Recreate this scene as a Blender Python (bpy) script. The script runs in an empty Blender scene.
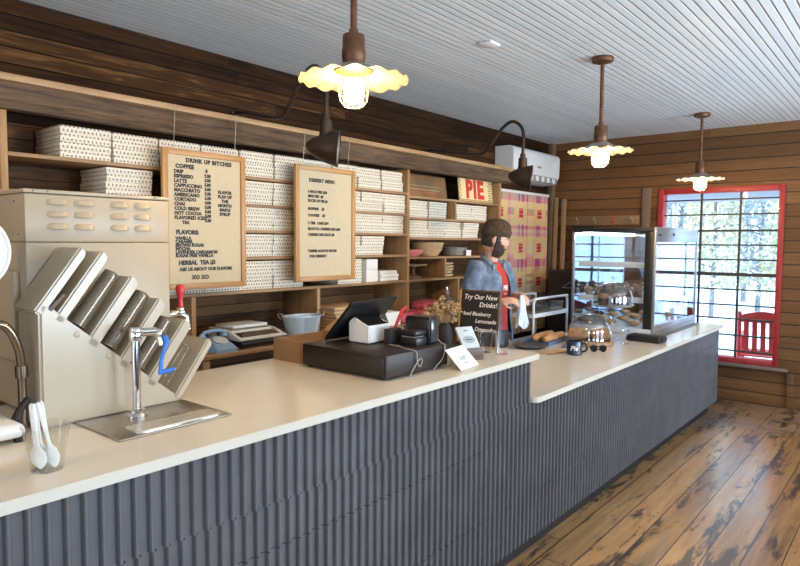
import bpy, bmesh, math, random
from mathutils import Vector, Matrix, noise
random.seed(7)
PI = math.pi
sc = bpy.context.scene
C = sc.collection

# ------------------------------------------------------------------ camera
def make_camera(f_px, pitch, yaw, roll, eye):
    cd = bpy.data.cameras.new('camera')
    cd.sensor_width = 36.0
    cd.lens = f_px / 800.0 * 36.0
    cd.clip_start = 0.02
    cam = bpy.data.objects.new('camera', cd)
    C.objects.link(cam)
    cy, sy, cp, sp = math.cos(yaw), math.sin(yaw), math.cos(pitch), math.sin(pitch)
    fwd = Vector((sy, cy, 0)); right = Vector((cy, -sy, 0)); up = Vector((0, 0, 1))
    f2 = fwd * cp - up * sp; u2 = up * cp + fwd * sp
    cr, sr = math.cos(roll), math.sin(roll)
    r3 = right * cr + u2 * sr; u3 = -right * sr + u2 * cr
    m = Matrix((r3, u3, -f2)).transposed().to_4x4()
    m.translation = eye
    cam.matrix_world = m
    sc.camera = cam
make_camera(639.85, 0.0626, -0.6862, 0.0065, Vector((0, 0, 1.70)))

# ------------------------------------------------------------------ light
sc.view_settings.view_transform = 'Standard'
sc.view_settings.look = 'None'
sc.view_settings.gamma = 1.0
sc.view_settings.use_curve_mapping = False
sc.view_settings.exposure = 0.0
WORLD_STRENGTH = 5.0
w = bpy.data.worlds.new('world'); sc.world = w; w.use_nodes = True
bg = w.node_tree.nodes['Background']
bg.inputs['Color'].default_value = (0.50, 0.72, 1.0, 1)
bg.inputs['Strength'].default_value = WORLD_STRENGTH
sd = bpy.data.lights.new('sun', 'SUN'); sd.energy = 7.0; sd.angle = 0.01; sd.color = (1, 0.97, 0.93)
so = bpy.data.objects.new('sun', sd); C.objects.link(so)
so.rotation_euler = Vector((0.75, -0.28, -0.60)).to_track_quat('-Z', 'Y').to_euler()
def area(name, loc, direction, sx, sy, power, col):
    d = bpy.data.lights.new(name, 'AREA'); d.shape = 'RECTANGLE'; d.size = sx; d.size_y = sy
    d.energy = power; d.color = col
    o = bpy.data.objects.new(name, d); C.objects.link(o); o.location = loc
    o.rotation_euler = Vector(direction).to_track_quat('-Z', 'Y').to_euler()
DAY = (0.78, 0.89, 1.0)
# daylight in the street windows of the right-hand wall and the entrance wall behind; it comes off the
# sunlit ground outside, so it is aimed a little upward
for k, (yy, pw) in enumerate(((0.2, 95), (2.9, 190), (5.6, 300))):
    area('daylight_side_%d' % k, (2.93, yy, 1.45), (-1, 0, 1.7), 1.4, 1.9, pw, DAY)
for k, (xx, pw) in enumerate(((-1.9, 22), (1.0, 40))):
    area('daylight_entrance_%d' % k, (xx, -3.33, 1.5), (0, 1, 1.6), 1.4, 1.9, pw, (0.95, 0.97, 1.0))
BULB = 445.0

# ------------------------------------------------------------------ node helper
class G:
    def __init__(s, name):
        s.m = bpy.data.materials.new(name); s.m.use_nodes = True
        s.t = s.m.node_tree; s.b = s.t.nodes['Principled BSDF']; s.o = s.t.nodes['Material Output']
    def put(s, sock, v):
        if v is None: return
        if isinstance(v, bpy.types.NodeSocket): s.t.links.new(v, sock)
        elif isinstance(v, (tuple, list)):
            v = tuple(v)
            if len(sock.default_value) == 4 and len(v) == 3: v = v + (1,)
            sock.default_value = v
        else: sock.default_value = v
    def n(s, typ, ins=None, **attr):
        nd = s.t.nodes.new(typ)
        for k, v in attr.items(): setattr(nd, k, v)
        for k, v in (ins or {}).items(): s.put(nd.inputs[k], v)
        return nd
    def math(s, op, a, b=None, c=None, clamp=False):
        nd = s.t.nodes.new('ShaderNodeMath'); nd.operation = op; nd.use_clamp = clamp
        s.put(nd.inputs[0], a); s.put(nd.inputs[1], b); s.put(nd.inputs[2], c)
        return nd.outputs[0]
    def mix(s, f, a, b, blend='MIX'):
        nd = s.t.nodes.new('ShaderNodeMix'); nd.data_type = 'RGBA'; nd.blend_type = blend
        s.put(nd.inputs['Factor'], f); s.put(nd.inputs['A'], None)
        s.put(nd.inputs[6], a); s.put(nd.inputs[7], b)
        return nd.outputs[2]
    def ramp(s, f, stops):
        nd = s.t.nodes.new('ShaderNodeValToRGB'); s.put(nd.inputs[0], f)
        e = nd.color_ramp.elements
        while len(e) < len(stops): e.new(0.5)
        for el, (p, c) in zip(e, stops):
            el.position = p; el.color = tuple(c) + (1,) if len(c) == 3 else c
        return nd.outputs[0]
    def coord(s, which='Object'):
        return s.n('ShaderNodeTexCoord').outputs[which]
    def sep(s, v):
        nd = s.n('ShaderNodeSeparateXYZ', {0: v}); return nd.outputs
    def mapv(s, v, scale=(1, 1, 1), loc=(0, 0, 0)):
        return s.n('ShaderNodeMapping', {'Vector': v, 'Scale': scale, 'Location': loc}).outputs[0]
    def noise(s, v, scale, detail=3, rough=0.55, dist=0.0):
        return s.n('ShaderNodeTexNoise', {'Vector': v, 'Scale': scale, 'Detail': detail, 'Roughness': rough, 'Distortion': dist}).outputs[0]
    def white(s, val):
        return s.n('ShaderNodeTexWhiteNoise', {'W': val}, noise_dimensions='1D').outputs[0]
    def bump(s, h, strength=0.3, dist=0.01):
        nd = s.n('ShaderNodeBump', {'Height': h, 'Strength': strength, 'Distance': dist})
        s.t.links.new(nd.outputs[0], s.b.inputs['Normal'])
    def set(s, **kw):
        for k, v in kw.items(): s.put(s.b.inputs[k.replace('_', ' ')], v)
        return s.m

def plain(name, col, rough=0.5, metal=0.0, var=0.0, scale=8.0, bump=0.0, spec=0.5, sheen=0.0):
    g = G(name)
    if var or bump:
        nz = g.noise(g.coord(), scale, 4)
    if var:
        lo = tuple(c * (1 - var) for c in col); hi = tuple(min(1, c * (1 + var)) for c in col)
        g.put(g.b.inputs['Base Color'], g.ramp(nz, [(0.3, lo), (0.7, hi)]))
    else: g.put(g.b.inputs['Base Color'], col)
    if bump: g.bump(nz, bump, 0.01)
    g.put(g.b.inputs['Roughness'], rough); g.put(g.b.inputs['Metallic'], metal)
    g.put(g.b.inputs['Specular IOR Level'], spec)
    if sheen: g.put(g.b.inputs['Sheen Weight'], sheen)
    return g.m

def wood(name, dark, light, axis='y', rough=0.55, sc_=1.0, bump=0.15):
    """sawn wood, grain along one axis"""
    g = G(name); v = g.coord()
    s = {'x': (1.2, 16, 16), 'y': (16, 1.2, 16), 'z': (16, 16, 1.2)}[axis]
    s = tuple(a * sc_ for a in s)
    mv = g.mapv(v, s)
    n1 = g.noise(mv, 1.0, 5, 0.6, 0.6); n2 = g.noise(g.mapv(v, tuple(a * 3.2 for a in s)), 1.0, 3)
    f = g.math('ADD', g.math('MULTIPLY', n1, 0.7), g.math('MULTIPLY', n2, 0.3))
    g.put(g.b.inputs['Base Color'], g.ramp(f, [(0.32, dark), (0.68, light)]))
    g.bump(f, bump, 0.004)
    return g.set(Roughness=rough)

def plank_wall(name, along, h, cols, gap_dark, rough=0.7, bump=0.5, spec=0.3):
    """horizontal boards of height h running along x or y"""
    g = G(name); v = g.coord(); X, Y, Z = g.sep(v)
    u = g.math('DIVIDE', Z, h); idx = g.math('FLOOR', u); fr = g.math('FRACT', u)
    L = Y if along == 'y' else X
    off = g.math('MULTIPLY', g.white(idx), 7.0)
    seg = g.math('FLOOR', g.math('ADD', g.math('DIVIDE', L, 2.6), off))
    tone = g.white(g.math('ADD', g.math('MULTIPLY', idx, 17.13), g.math('MULTIPLY', seg, 3.71)))
    s = (1.3, 1.3, 22)
    gv = g.n('ShaderNodeCombineXYZ', {0: g.math('ADD', L, g.math('MULTIPLY', tone, 31.0)), 1: tone, 2: Z}).outputs[0]
    grain = g.noise(g.mapv(gv, s), 2.0, 6, 0.65, 0.8)
    blot = g.noise(v, 1.3, 3)
    f = g.math('ADD', g.math('MULTIPLY', grain, 0.62), g.math('ADD', g.math('MULTIPLY', tone, 0.24), g.math('MULTIPLY', blot, 0.24)))
    col = g.ramp(f, [(0.28, cols[0]), (0.5, cols[1]), (0.68, cols[2]), (0.86, cols[3])])
    edge = g.math('MINIMUM', fr, g.math('SUBTRACT', 1.0, fr))
    gap = g.math('LESS_THAN', edge, 0.035)
    g.put(g.b.inputs['Base Color'], g.mix(gap, col, gap_dark))
    hgt = g.math('ADD', g.math('MULTIPLY', grain, 0.35), g.math('MULTIPLY', g.math('MINIMUM', g.math('MULTIPLY', edge, 14.0), 1.0), 0.65))
    g.bump(hgt, bump, 0.012)
    return g.set(Roughness=rough, Specular_IOR_Level=spec)

def glass(name, ior=1.45, tint=(1, 1, 1), rough=0.0, extra=0.0):
    """thin clear pane: passes light straight, mirrors by Fresnel"""
    g = G(name); g.t.nodes.remove(g.b)
    f0 = ((ior - 1) / (ior + 1)) ** 2
    fc = g.n('ShaderNodeLayerWeight', {'Blend': 0.5}).outputs['Facing']
    fr = g.math('ADD', f0, g.math('MULTIPLY', g.math('POWER', fc, 5.0), 1.0 - f0))
    if extra: fr = g.math('ADD', fr, extra, clamp=True)
    tr = g.n('ShaderNodeBsdfTransparent', {'Color': tint}).outputs[0]
    gl = g.n('ShaderNodeBsdfGlossy', {'Color': (1, 1, 1), 'Roughness': rough}).outputs[0]
    mx = g.n('ShaderNodeMixShader', {0: fr, 1: tr, 2: gl}).outputs[0]
    g.t.links.new(mx, g.o.inputs['Surface'])
    return g.m

def emit(name, col, strength):
    g = G(name)
    return g.set(Base_Color=(0.8, 0.8, 0.8), Emission_Color=col, Emission_Strength=strength)

# ------------------------------------------------------------------ mesh builder
ORG = {}
def root_of(o):
    while o.parent: o = o.parent
    return o
class MB:
    def __init__(s): s.bm = bmesh.new()
    def _xf(s, vs, M):
        if M is not None: bmesh.ops.transform(s.bm, matrix=M, verts=vs)
    def box(s, x0, y0, z0, x1, y1, z1, bev=0.0, M=None, seg=2):
        r = bmesh.ops.create_cube(s.bm, size=1.0)
        vs = r['verts']
        for v in vs:
            v.co = Vector(((x0 + x1) / 2 + v.co.x * (x1 - x0), (y0 + y1) / 2 + v.co.y * (y1 - y0), (z0 + z1) / 2 + v.co.z * (z1 - z0)))
        if bev > 0:
            es = list({e for v in vs for e in v.link_edges})
            rb = bmesh.ops.bevel(s.bm, geom=es, offset=bev, segments=seg, profile=0.5, affect='EDGES')
            vs = list({v for f in rb['faces'] for v in f.verts} | {v for v in vs if v.is_valid})
            fs = set()
            stack = list(vs); seen = set(vs)
            while stack:
                v = stack.pop()
                for e in v.link_edges:
                    for q in e.verts:
                        if q not in seen: seen.add(q); stack.append(q)
            vs = list(seen)
        s._xf(vs, M); return s
    def ring_surface(s, rings, cap0=True, cap1=True, closed=False):
        R = [[s.bm.verts.new(p) for p in ring] for ring in rings]
        n = len(R[0]); m = len(R)
        for i in range(m - (0 if closed else 1)):
            a, b = R[i], R[(i + 1) % m]
            for j in range(n):
                s.bm.faces.new((a[j], a[(j + 1) % n], b[(j + 1) % n], b[j]))
        if not closed:
            if cap0: s.bm.faces.new(list(reversed(R[0])))
            if cap1: s.bm.faces.new(R[-1])
        return [v for r in R for v in r]
    def cyl(s, p0, p1, r0, r1=None, n=20, cap=True):
        return s.tube([p0, p1], [r0, r0 if r1 is None else r1], n, cap)
    def tube(s, pts, r, n=10, cap=True, flat=1.0):
        pts = [Vector(p) for p in pts]
        rs = r if isinstance(r, (list, tuple)) else [r] * len(pts)
        T = []
        for i in range(len(pts)):
            a = pts[max(i - 1, 0)]; b = pts[min(i + 1, len(pts) - 1)]
            d = (b - a); T.append(d.normalized() if d.length > 1e-9 else Vector((0, 0, 1)))
        ref = Vector((0, 0, 1)) if abs(T[0].z) < 0.9 else Vector((1, 0, 0))
        u = T[0].cross(ref).normalized(); rings = []
        for i, p in enumerate(pts):
            u = (u - T[i] * u.dot(T[i])).normalized(); v = T[i].cross(u)
            rings.append([p + u * (math.cos(2 * PI * k / n) * rs[i]) + v * (math.sin(2 * PI * k / n) * rs[i] * flat) for k in range(n)])
        s.ring_surface(rings, cap, cap); return s
    def lathe(s, prof, c=(0, 0, 0), n=32, M=None, cap0=True, cap1=True, fn=None):
        rings = []
        for i, (r, z) in enumerate(prof):
            rr = max(r, 1e-4); ring = []
            for k in range(n):
                a = 2 * PI * k / n
                q, dz = (rr, 0) if fn is None else fn(i, a, rr)
                ring.append(Vector((c[0] + q * math.cos(a), c[1] + q * math.sin(a), c[2] + z + dz)))
            rings.append(ring)
        vs = s.ring_surface(rings, cap0, cap1); s._xf(vs, M); return s
    def loft(s, rings, n=24):
        """rings: (z, cx, cy, rx, ry)"""
        rr = [[Vector((cx + rx * math.cos(2 * PI * k / n), cy + ry * math.sin(2 * PI * k / n), z)) for k in range(n)] for z, cx, cy, rx, ry in rings]
        s.ring_surface(rr); return s
    def prism(s, poly, axis, a, b, M=None):
        def P(p, t): return {'x': Vector((t, p[0], p[1])), 'y': Vector((p[0], t, p[1])), 'z': Vector((p[0], p[1], t))}[axis]
        vs = s.ring_surface([[P(p, a) for p in poly], [P(p, b) for p in poly]]); s._xf(vs, M); return s
    def ball(s, c, r, sx=1, sy=1, sz=1, sub=2, M=None):
        rr = bmesh.ops.create_icosphere(s.bm, subdivisions=sub, radius=r)
        for v in rr['verts']: v.co = Vector((v.co.x * sx, v.co.y * sy, v.co.z * sz))
        s._xf(rr['verts'], M)
        for v in rr['verts']: v.co += Vector(c)
        return s
    def poly(s, pts):
        s.bm.faces.new([s.bm.verts.new(p) for p in pts]); return s
    def mesh(s, me, M=None):
        n0 = len(s.bm.verts); s.bm.from_mesh(me); s.bm.verts.ensure_lookup_table()
        s._xf(s.bm.verts[n0:], M); return s
    def build(s, name, mat, parent=None, ang=38, recalc=True, loc=None):
        bm = s.bm
        if recalc: bmesh.ops.recalc_face_normals(bm, faces=bm.faces[:])
        org = Vector((0, 0, 0)); setloc = None
        if parent is not None: org = ORG.get(root_of(parent).name, Vector((0, 0, 0)))
        elif loc is not None: org = Vector(loc); setloc = org
        else:
            xs = [v.co for v in bm.verts]
            mn = Vector([min(p[i] for p in xs) for i in range(3)]); mx = Vector([max(p[i] for p in xs) for i in range(3)])
            org = Vector(((mn.x + mx.x) / 2, (mn.y + mx.y) / 2, mn.z)); setloc = org
        uv = bm.loops.layers.uv.new('UVMap')
        ca = math.cos(math.radians(ang))
        for f in bm.faces:
            f.smooth = True; n = f.normal
            ax = max(range(3), key=lambda i: abs(n[i]))
            for l in f.loops:
                p = l.vert.co
                l[uv].uv = ((p.y, p.z), (p.x, p.z), (p.x, p.y))[ax]
        for e in bm.edges:
            if len(e.link_faces) == 2 and e.link_faces[0].normal.dot(e.link_faces[1].normal) < ca: e.smooth = False
        bmesh.ops.translate(bm, vec=-org, verts=bm.verts[:])
        me = bpy.data.meshes.new(name); bm.to_mesh(me); bm.free()
        o = bpy.data.objects.new(name, me); C.objects.link(o)
        if mat is not None:
            for m_ in (mat if isinstance(mat, (list, tuple)) else [mat]): me.materials.append(m_)
        if parent is not None: o.parent = parent
        elif setloc is not None:
            o.location = setloc; ORG[o.name] = setloc.copy()
        return o

def tag(o, label, cat, group=None, kind=None):
    o['label'] = label; o['category'] = cat
    if group: o['group'] = group
    if kind: o['kind'] = kind
    return o
def thing(name, label, cat, loc=(0, 0, 0), rot=None, group=None):
    """an Empty at the thing's base. With rot (z angle or euler) its parts are written in local coordinates, else in world ones"""
    o = bpy.data.objects.new(name, None); C.objects.link(o); o.empty_display_size = 0.05
    o.location = loc
    if rot is None: ORG[o.name] = Vector(loc)
    else:
        o.rotation_euler = (0, 0, rot) if isinstance(rot, (int, float)) else rot
        ORG[o.name] = Vector((0, 0, 0))
    return tag(o, label, cat, group)
def structure(o, label=None):
    o['kind'] = 'structure'
    if label: o['label'] = label
    return o
def dup(root, loc, label, rotz=None, group=None):
    r = root.copy(); C.objects.link(r); r.location = loc; r['label'] = label
    if rotz is not None: r.rotation_euler = (0, 0, rotz)
    if group: r['group'] = group
    for ch in list(root.children):
        c = ch.copy(); C.objects.link(c); c.parent = r
        for q in list(ch.children):
            d = q.copy(); C.objects.link(d); d.parent = c
    return r
def part_label(o, s): o['label'] = s; return o
def text_mesh(txt, size, offset=0.0, align='LEFT', ext=0.0006, space=1.0):
    cu = bpy.data.curves.new('txt', 'FONT'); cu.body = txt; cu.size = size; cu.offset = offset; cu.extrude = ext
    cu.align_x = align; cu.space_character = space; cu.resolution_u = 2
    ob = bpy.data.objects.new('txt', cu); C.objects.link(ob)
    dg = bpy.context.evaluated_depsgraph_get()
    me = bpy.data.meshes.new_from_object(ob.evaluated_get(dg))
    bpy.data.objects.remove(ob); bpy.data.curves.remove(cu)
    return me
def basis(right, up, origin):
    r = Vector(right).normalized(); u = Vector(up); u = (u - r * u.dot(r)).normalized(); n = r.cross(u)
    m = Matrix((r, u, n)).transposed().to_4x4(); m.translation = Vector(origin); return m
FACE_X = lambda x, y, z: basis((0, 1, 0), (0, 0, 1), (x, y, z))      # lettering seen from +x
FACE_NY = lambda x, y, z: basis((1, 0, 0), (0, 0, 1), (x, y, z))     # lettering seen from -y
def arc(c, r, a0, a1, n, plane='xz'):
    out = []
    for i in range(n + 1):
        a = a0 + (a1 - a0) * i / n
        p, q = r * math.cos(a), r * math.sin(a)
        out.append({'xz': (c[0] + p, c[1], c[2] + q), 'yz': (c[0], c[1] + p, c[2] + q), 'xy': (c[0] + p, c[1] + q, c[2])}[plane])
    return out
# ------------------------------------------------------------------ materials
def floor_mat():
    g = G('old_floor_boards'); v = g.coord(); X, Y, Z = g.sep(v)
    # the last metre by the window is laid in short square blocks
    blk = g.math('GREATER_THAN', g.math('ADD', Y, g.math('MULTIPLY', X, -0.15)), 6.75)
    wd = g.math('ADD', 0.172, g.math('MULTIPLY', blk, 0.11))
    ln = g.math('ADD', 4.6, g.math('MULTIPLY', blk, -4.28))
    u = g.math('DIVIDE', X, wd); iu = g.math('FLOOR', u); fu = g.math('FRACT', u)
    off = g.math('MULTIPLY', g.white(iu), g.math('SUBTRACT', 5.0, g.math('MULTIPLY', blk, 4.9)))
    q = g.math('ADD', g.math('DIVIDE', Y, ln), off); iq = g.math('FLOOR', q); fq = g.math('FRACT', q)
    tone = g.white(g.math('ADD', g.math('MULTIPLY', iu, 13.7), g.math('MULTIPLY', iq, 5.31)))
    gv = g.n('ShaderNodeCombineXYZ', {0: g.math('MULTIPLY', X, 14), 1: g.math('ADD', g.math('MULTIPLY', Y, 0.9), g.math('MULTIPLY', tone, 40.0)), 2: tone}).outputs[0]
    grain = g.noise(gv, 1.6, 6, 0.65, 0.7)
    big = g.noise(v, 0.9, 4, 0.6)
    f = g.math('ADD', g.math('MULTIPLY', grain, 0.74), g.math('MULTIPLY', tone, 0.26))
    col = g.ramp(f, [(0.18, (0.11, 0.052, 0.018)), (0.42, (0.34, 0.17, 0.062)), (0.62, (0.50, 0.28, 0.105)), (0.85, (0.60, 0.38, 0.17))])
    grey = g.ramp(f, [(0.2, (0.09, 0.075, 0.062)), (0.8, (0.36, 0.30, 0.25))])
    col = g.mix(g.math('MULTIPLY', g.math('GREATER_THAN', g.noise(g.mapv(v, (3, .5, 1)), 1.3, 3), 0.56), 0.4), col, grey)
    col = g.mix(g.math('MULTIPLY', blk, 0.5), col, (0.24, 0.19, 0.15))
    # black worn stains, long in the board direction
    st = g.noise(g.mapv(g.n('ShaderNodeCombineXYZ', {0: X, 1: g.math('ADD', Y, g.math('MULTIPLY', tone, 1.1)), 2: 0.0}).outputs[0], (5.2, 1.15, 1)), 1.35, 6, 0.68, 0.3)
    stain = g.ramp(st, [(0.535, (0, 0, 0)), (0.60, (1, 1, 1))])
    col = g.mix(g.math('MULTIPLY', stain, 0.92), col, (0.02, 0.017, 0.016))
    eu = g.math('MULTIPLY', g.math('MINIMUM', fu, g.math('SUBTRACT', 1.0, fu)), wd)
    eq = g.math('MULTIPLY', g.math('MINIMUM', fq, g.math('SUBTRACT', 1.0, fq)), ln)
    e = g.math('MINIMUM', eu, eq)
    gap = g.math('LESS_THAN', e, 0.0035)
    g.put(g.b.inputs['Base Color'], g.mix(gap, col, (0.012, 0.009, 0.008)))
    h = g.math('ADD', g.math('MULTIPLY', grain, 0.3), g.math('MULTIPLY', g.math('MINIMUM', g.math('MULTIPLY', e, 120), 1.0), 0.7))
    h = g.math('ADD', h, g.math('MULTIPLY', g.noise(v, 5.0, 2), 0.5))
    g.bump(h, 0.14, 0.006)
    rough = g.math('ADD', 0.20, g.math('MULTIPLY', g.noise(v, 6, 4), 0.26))
    return g.set(Roughness=rough, Specular_IOR_Level=0.6, Coat_Weight=0.8, Coat_IOR=1.6, Coat_Roughness=0.22)
def ceiling_mat():
    g = G('painted_beadboard'); v = g.coord(); X, Y, Z = g.sep(v)
    u = g.math('DIVIDE', X, 0.0525); fu = g.math('FRACT', u); iu = g.math('FLOOR', u)
    e = g.math('MINIMUM', fu, g.math('SUBTRACT', 1.0, fu))
    tone = g.white(iu)
    gapw = g.math('ADD', 0.03, g.math('MULTIPLY', g.white(g.math('ADD', iu, 90)), 0.06))
    gap = g.math('LESS_THAN', e, gapw)
    f = g.math('ADD', g.math('MULTIPLY', tone, 0.5), g.math('MULTIPLY', g.noise(g.mapv(v, (6, 0.7, 1)), 2.0, 4), 0.5))
    col = g.ramp(f, [(0.2, (0.68, 0.72, 0.73)), (0.8, (0.77, 0.81, 0.82))])
    peel = g.math('GREATER_THAN', g.noise(g.mapv(v, (10, 3, 1)), 3, 4), 0.71)
    col = g.mix(g.math('MULTIPLY', peel, 0.35), col, (0.25, 0.22, 0.19))
    g.put(g.b.inputs['Base Color'], g.mix(gap, col, (0.30, 0.29, 0.28)))
    g.bump(g.math('MINIMUM', g.math('MULTIPLY', e, 8), 1.0), 0.6, 0.008)
    return g.set(Roughness=0.5, Specular_IOR_Level=0.3)
def quartz_mat():
    g = G('white_quartz'); v = g.coord()
    n = g.noise(v, 3.0, 4); sp = g.noise(v, 260, 1)
    col = g.ramp(n, [(0.35, (0.66, 0.605, 0.49)), (0.7, (0.71, 0.66, 0.55))])
    col = g.mix(g.math('MULTIPLY', g.math('GREATER_THAN', sp, 0.68), 0.12), col, (0.5, 0.46, 0.42))
    return g.set(Base_Color=col, Roughness=0.16, Specular_IOR_Level=0.45)
def box_mat():
    g = G('printed_white_card'); uv = g.coord('UV')
    X, Y, Z = g.sep(uv)
    cx, cy = 0.021, 0.0225
    r = g.math('FLOOR', g.math('DIVIDE', Y, cy)); fy = g.math('FRACT', g.math('DIVIDE', Y, cy))
    xo = g.math('ADD', g.math('DIVIDE', X, cx), g.math('MULTIPLY', g.math('MODULO', r, 2.0), 0.5))
    ci = g.math('FLOOR', xo); fx = g.math('FRACT', xo)
    kind = g.white(g.math('ADD', g.math('MULTIPLY', ci, 7.31), g.math('MULTIPLY', r, 3.17)))
    hw = g.math('ADD', 0.14, g.math('MULTIPLY', kind, 0.24)); hh = g.math('SUBTRACT', 0.36, g.math('MULTIPLY', kind, 0.24))
    inx = g.math('LESS_THAN', g.math('ABSOLUTE', g.math('SUBTRACT', fx, 0.5)), hw)
    iny = g.math('LESS_THAN', g.math('ABSOLUTE', g.math('SUBTRACT', fy, 0.5)), hh)
    mark = g.math('MULTIPLY', inx, iny)
    mark = g.math('MULTIPLY', mark, g.math('GREATER_THAN', g.noise(uv, 190, 2), 0.36))
    col = g.mix(g.math('MULTIPLY', mark, 0.85), (0.77, 0.70, 0.56), (0.09, 0.08, 0.07))
    return g.set(Base_Color=col, Roughness=0.55)
def rug_mat():
    g = G('woven_blanket'); X, Y, Z = g.sep(g.coord('UV'))
    px, py = 0.478, 0.418
    u = g.math('DIVIDE', g.math('SUBTRACT', X, 6.868 - 0.67 * 0.478), px); v = g.math('DIVIDE', g.math('SUBTRACT', 2.066 + 0.68 * 0.418, Y), py)
    fu, fv = g.math('FRACT', u), g.math('FRACT', v)
    sq = g.math('MULTIPLY', g.math('GREATER_THAN', fu, 0.34), g.math('GREATER_THAN', fv, 0.36))
    cxx = g.math('ABSOLUTE', g.math('SUBTRACT', fu, 0.67)); cyy = g.math('ABSOLUTE', g.math('SUBTRACT', fv, 0.68))
    red = g.math('MULTIPLY', g.math('LESS_THAN', cxx, 0.115), g.math('LESS_THAN', cyy, 0.13))
    st = g.math('FRACT', g.math('MULTIPLY', X, 19.0)); st2 = g.math('FRACT', g.math('MULTIPLY', Y, 21.0))
    redc = g.mix(g.math('MULTIPLY', g.math('LESS_THAN', st2, 0.3), 0.6), (0.62, 0.03, 0.05), (0.75, 0.45, 0.3))
    wx = g.white(g.math('FLOOR', g.math('MULTIPLY', X, 24.0))); wy = g.white(g.math('FLOOR', g.math('MULTIPLY', Y, 24.0)))
    pal = [(0.0, (0.80, 0.60, 0.30)), (0.22, (0.75, 0.55, 0.42)), (0.38, (0.62, 0.08, 0.22)), (0.55, (0.85, 0.62, 0.30)), (0.68, (0.20, 0.20, 0.24)), (0.82, (0.80, 0.28, 0.42)), (0.93, (0.85, 0.45, 0.10))]
    def cr(x):
        nd = g.t.nodes.new('ShaderNodeValToRGB'); g.put(nd.inputs[0], x); nd.color_ramp.interpolation = 'CONSTANT'
        e = nd.color_ramp.elements
        while len(e) < len(pal): e.new(0.5)
        for el, (p, c) in zip(e, pal): el.position = p; el.color = c + (1,)
        return nd.outputs[0]
    plaid = g.mix(0.5, cr(wx), cr(wy))
    col = g.mix(sq, plaid, (0.80, 0.58, 0.27)); col = g.mix(red, col, redc)
    weave = g.math('MULTIPLY', g.math('SINE', g.math('MULTIPLY', X, 1600)), g.math('SINE', g.math('MULTIPLY', Y, 1600)))
    g.bump(weave, 0.25, 0.002)
    return g.set(Base_Color=col, Roughness=0.9)
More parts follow.
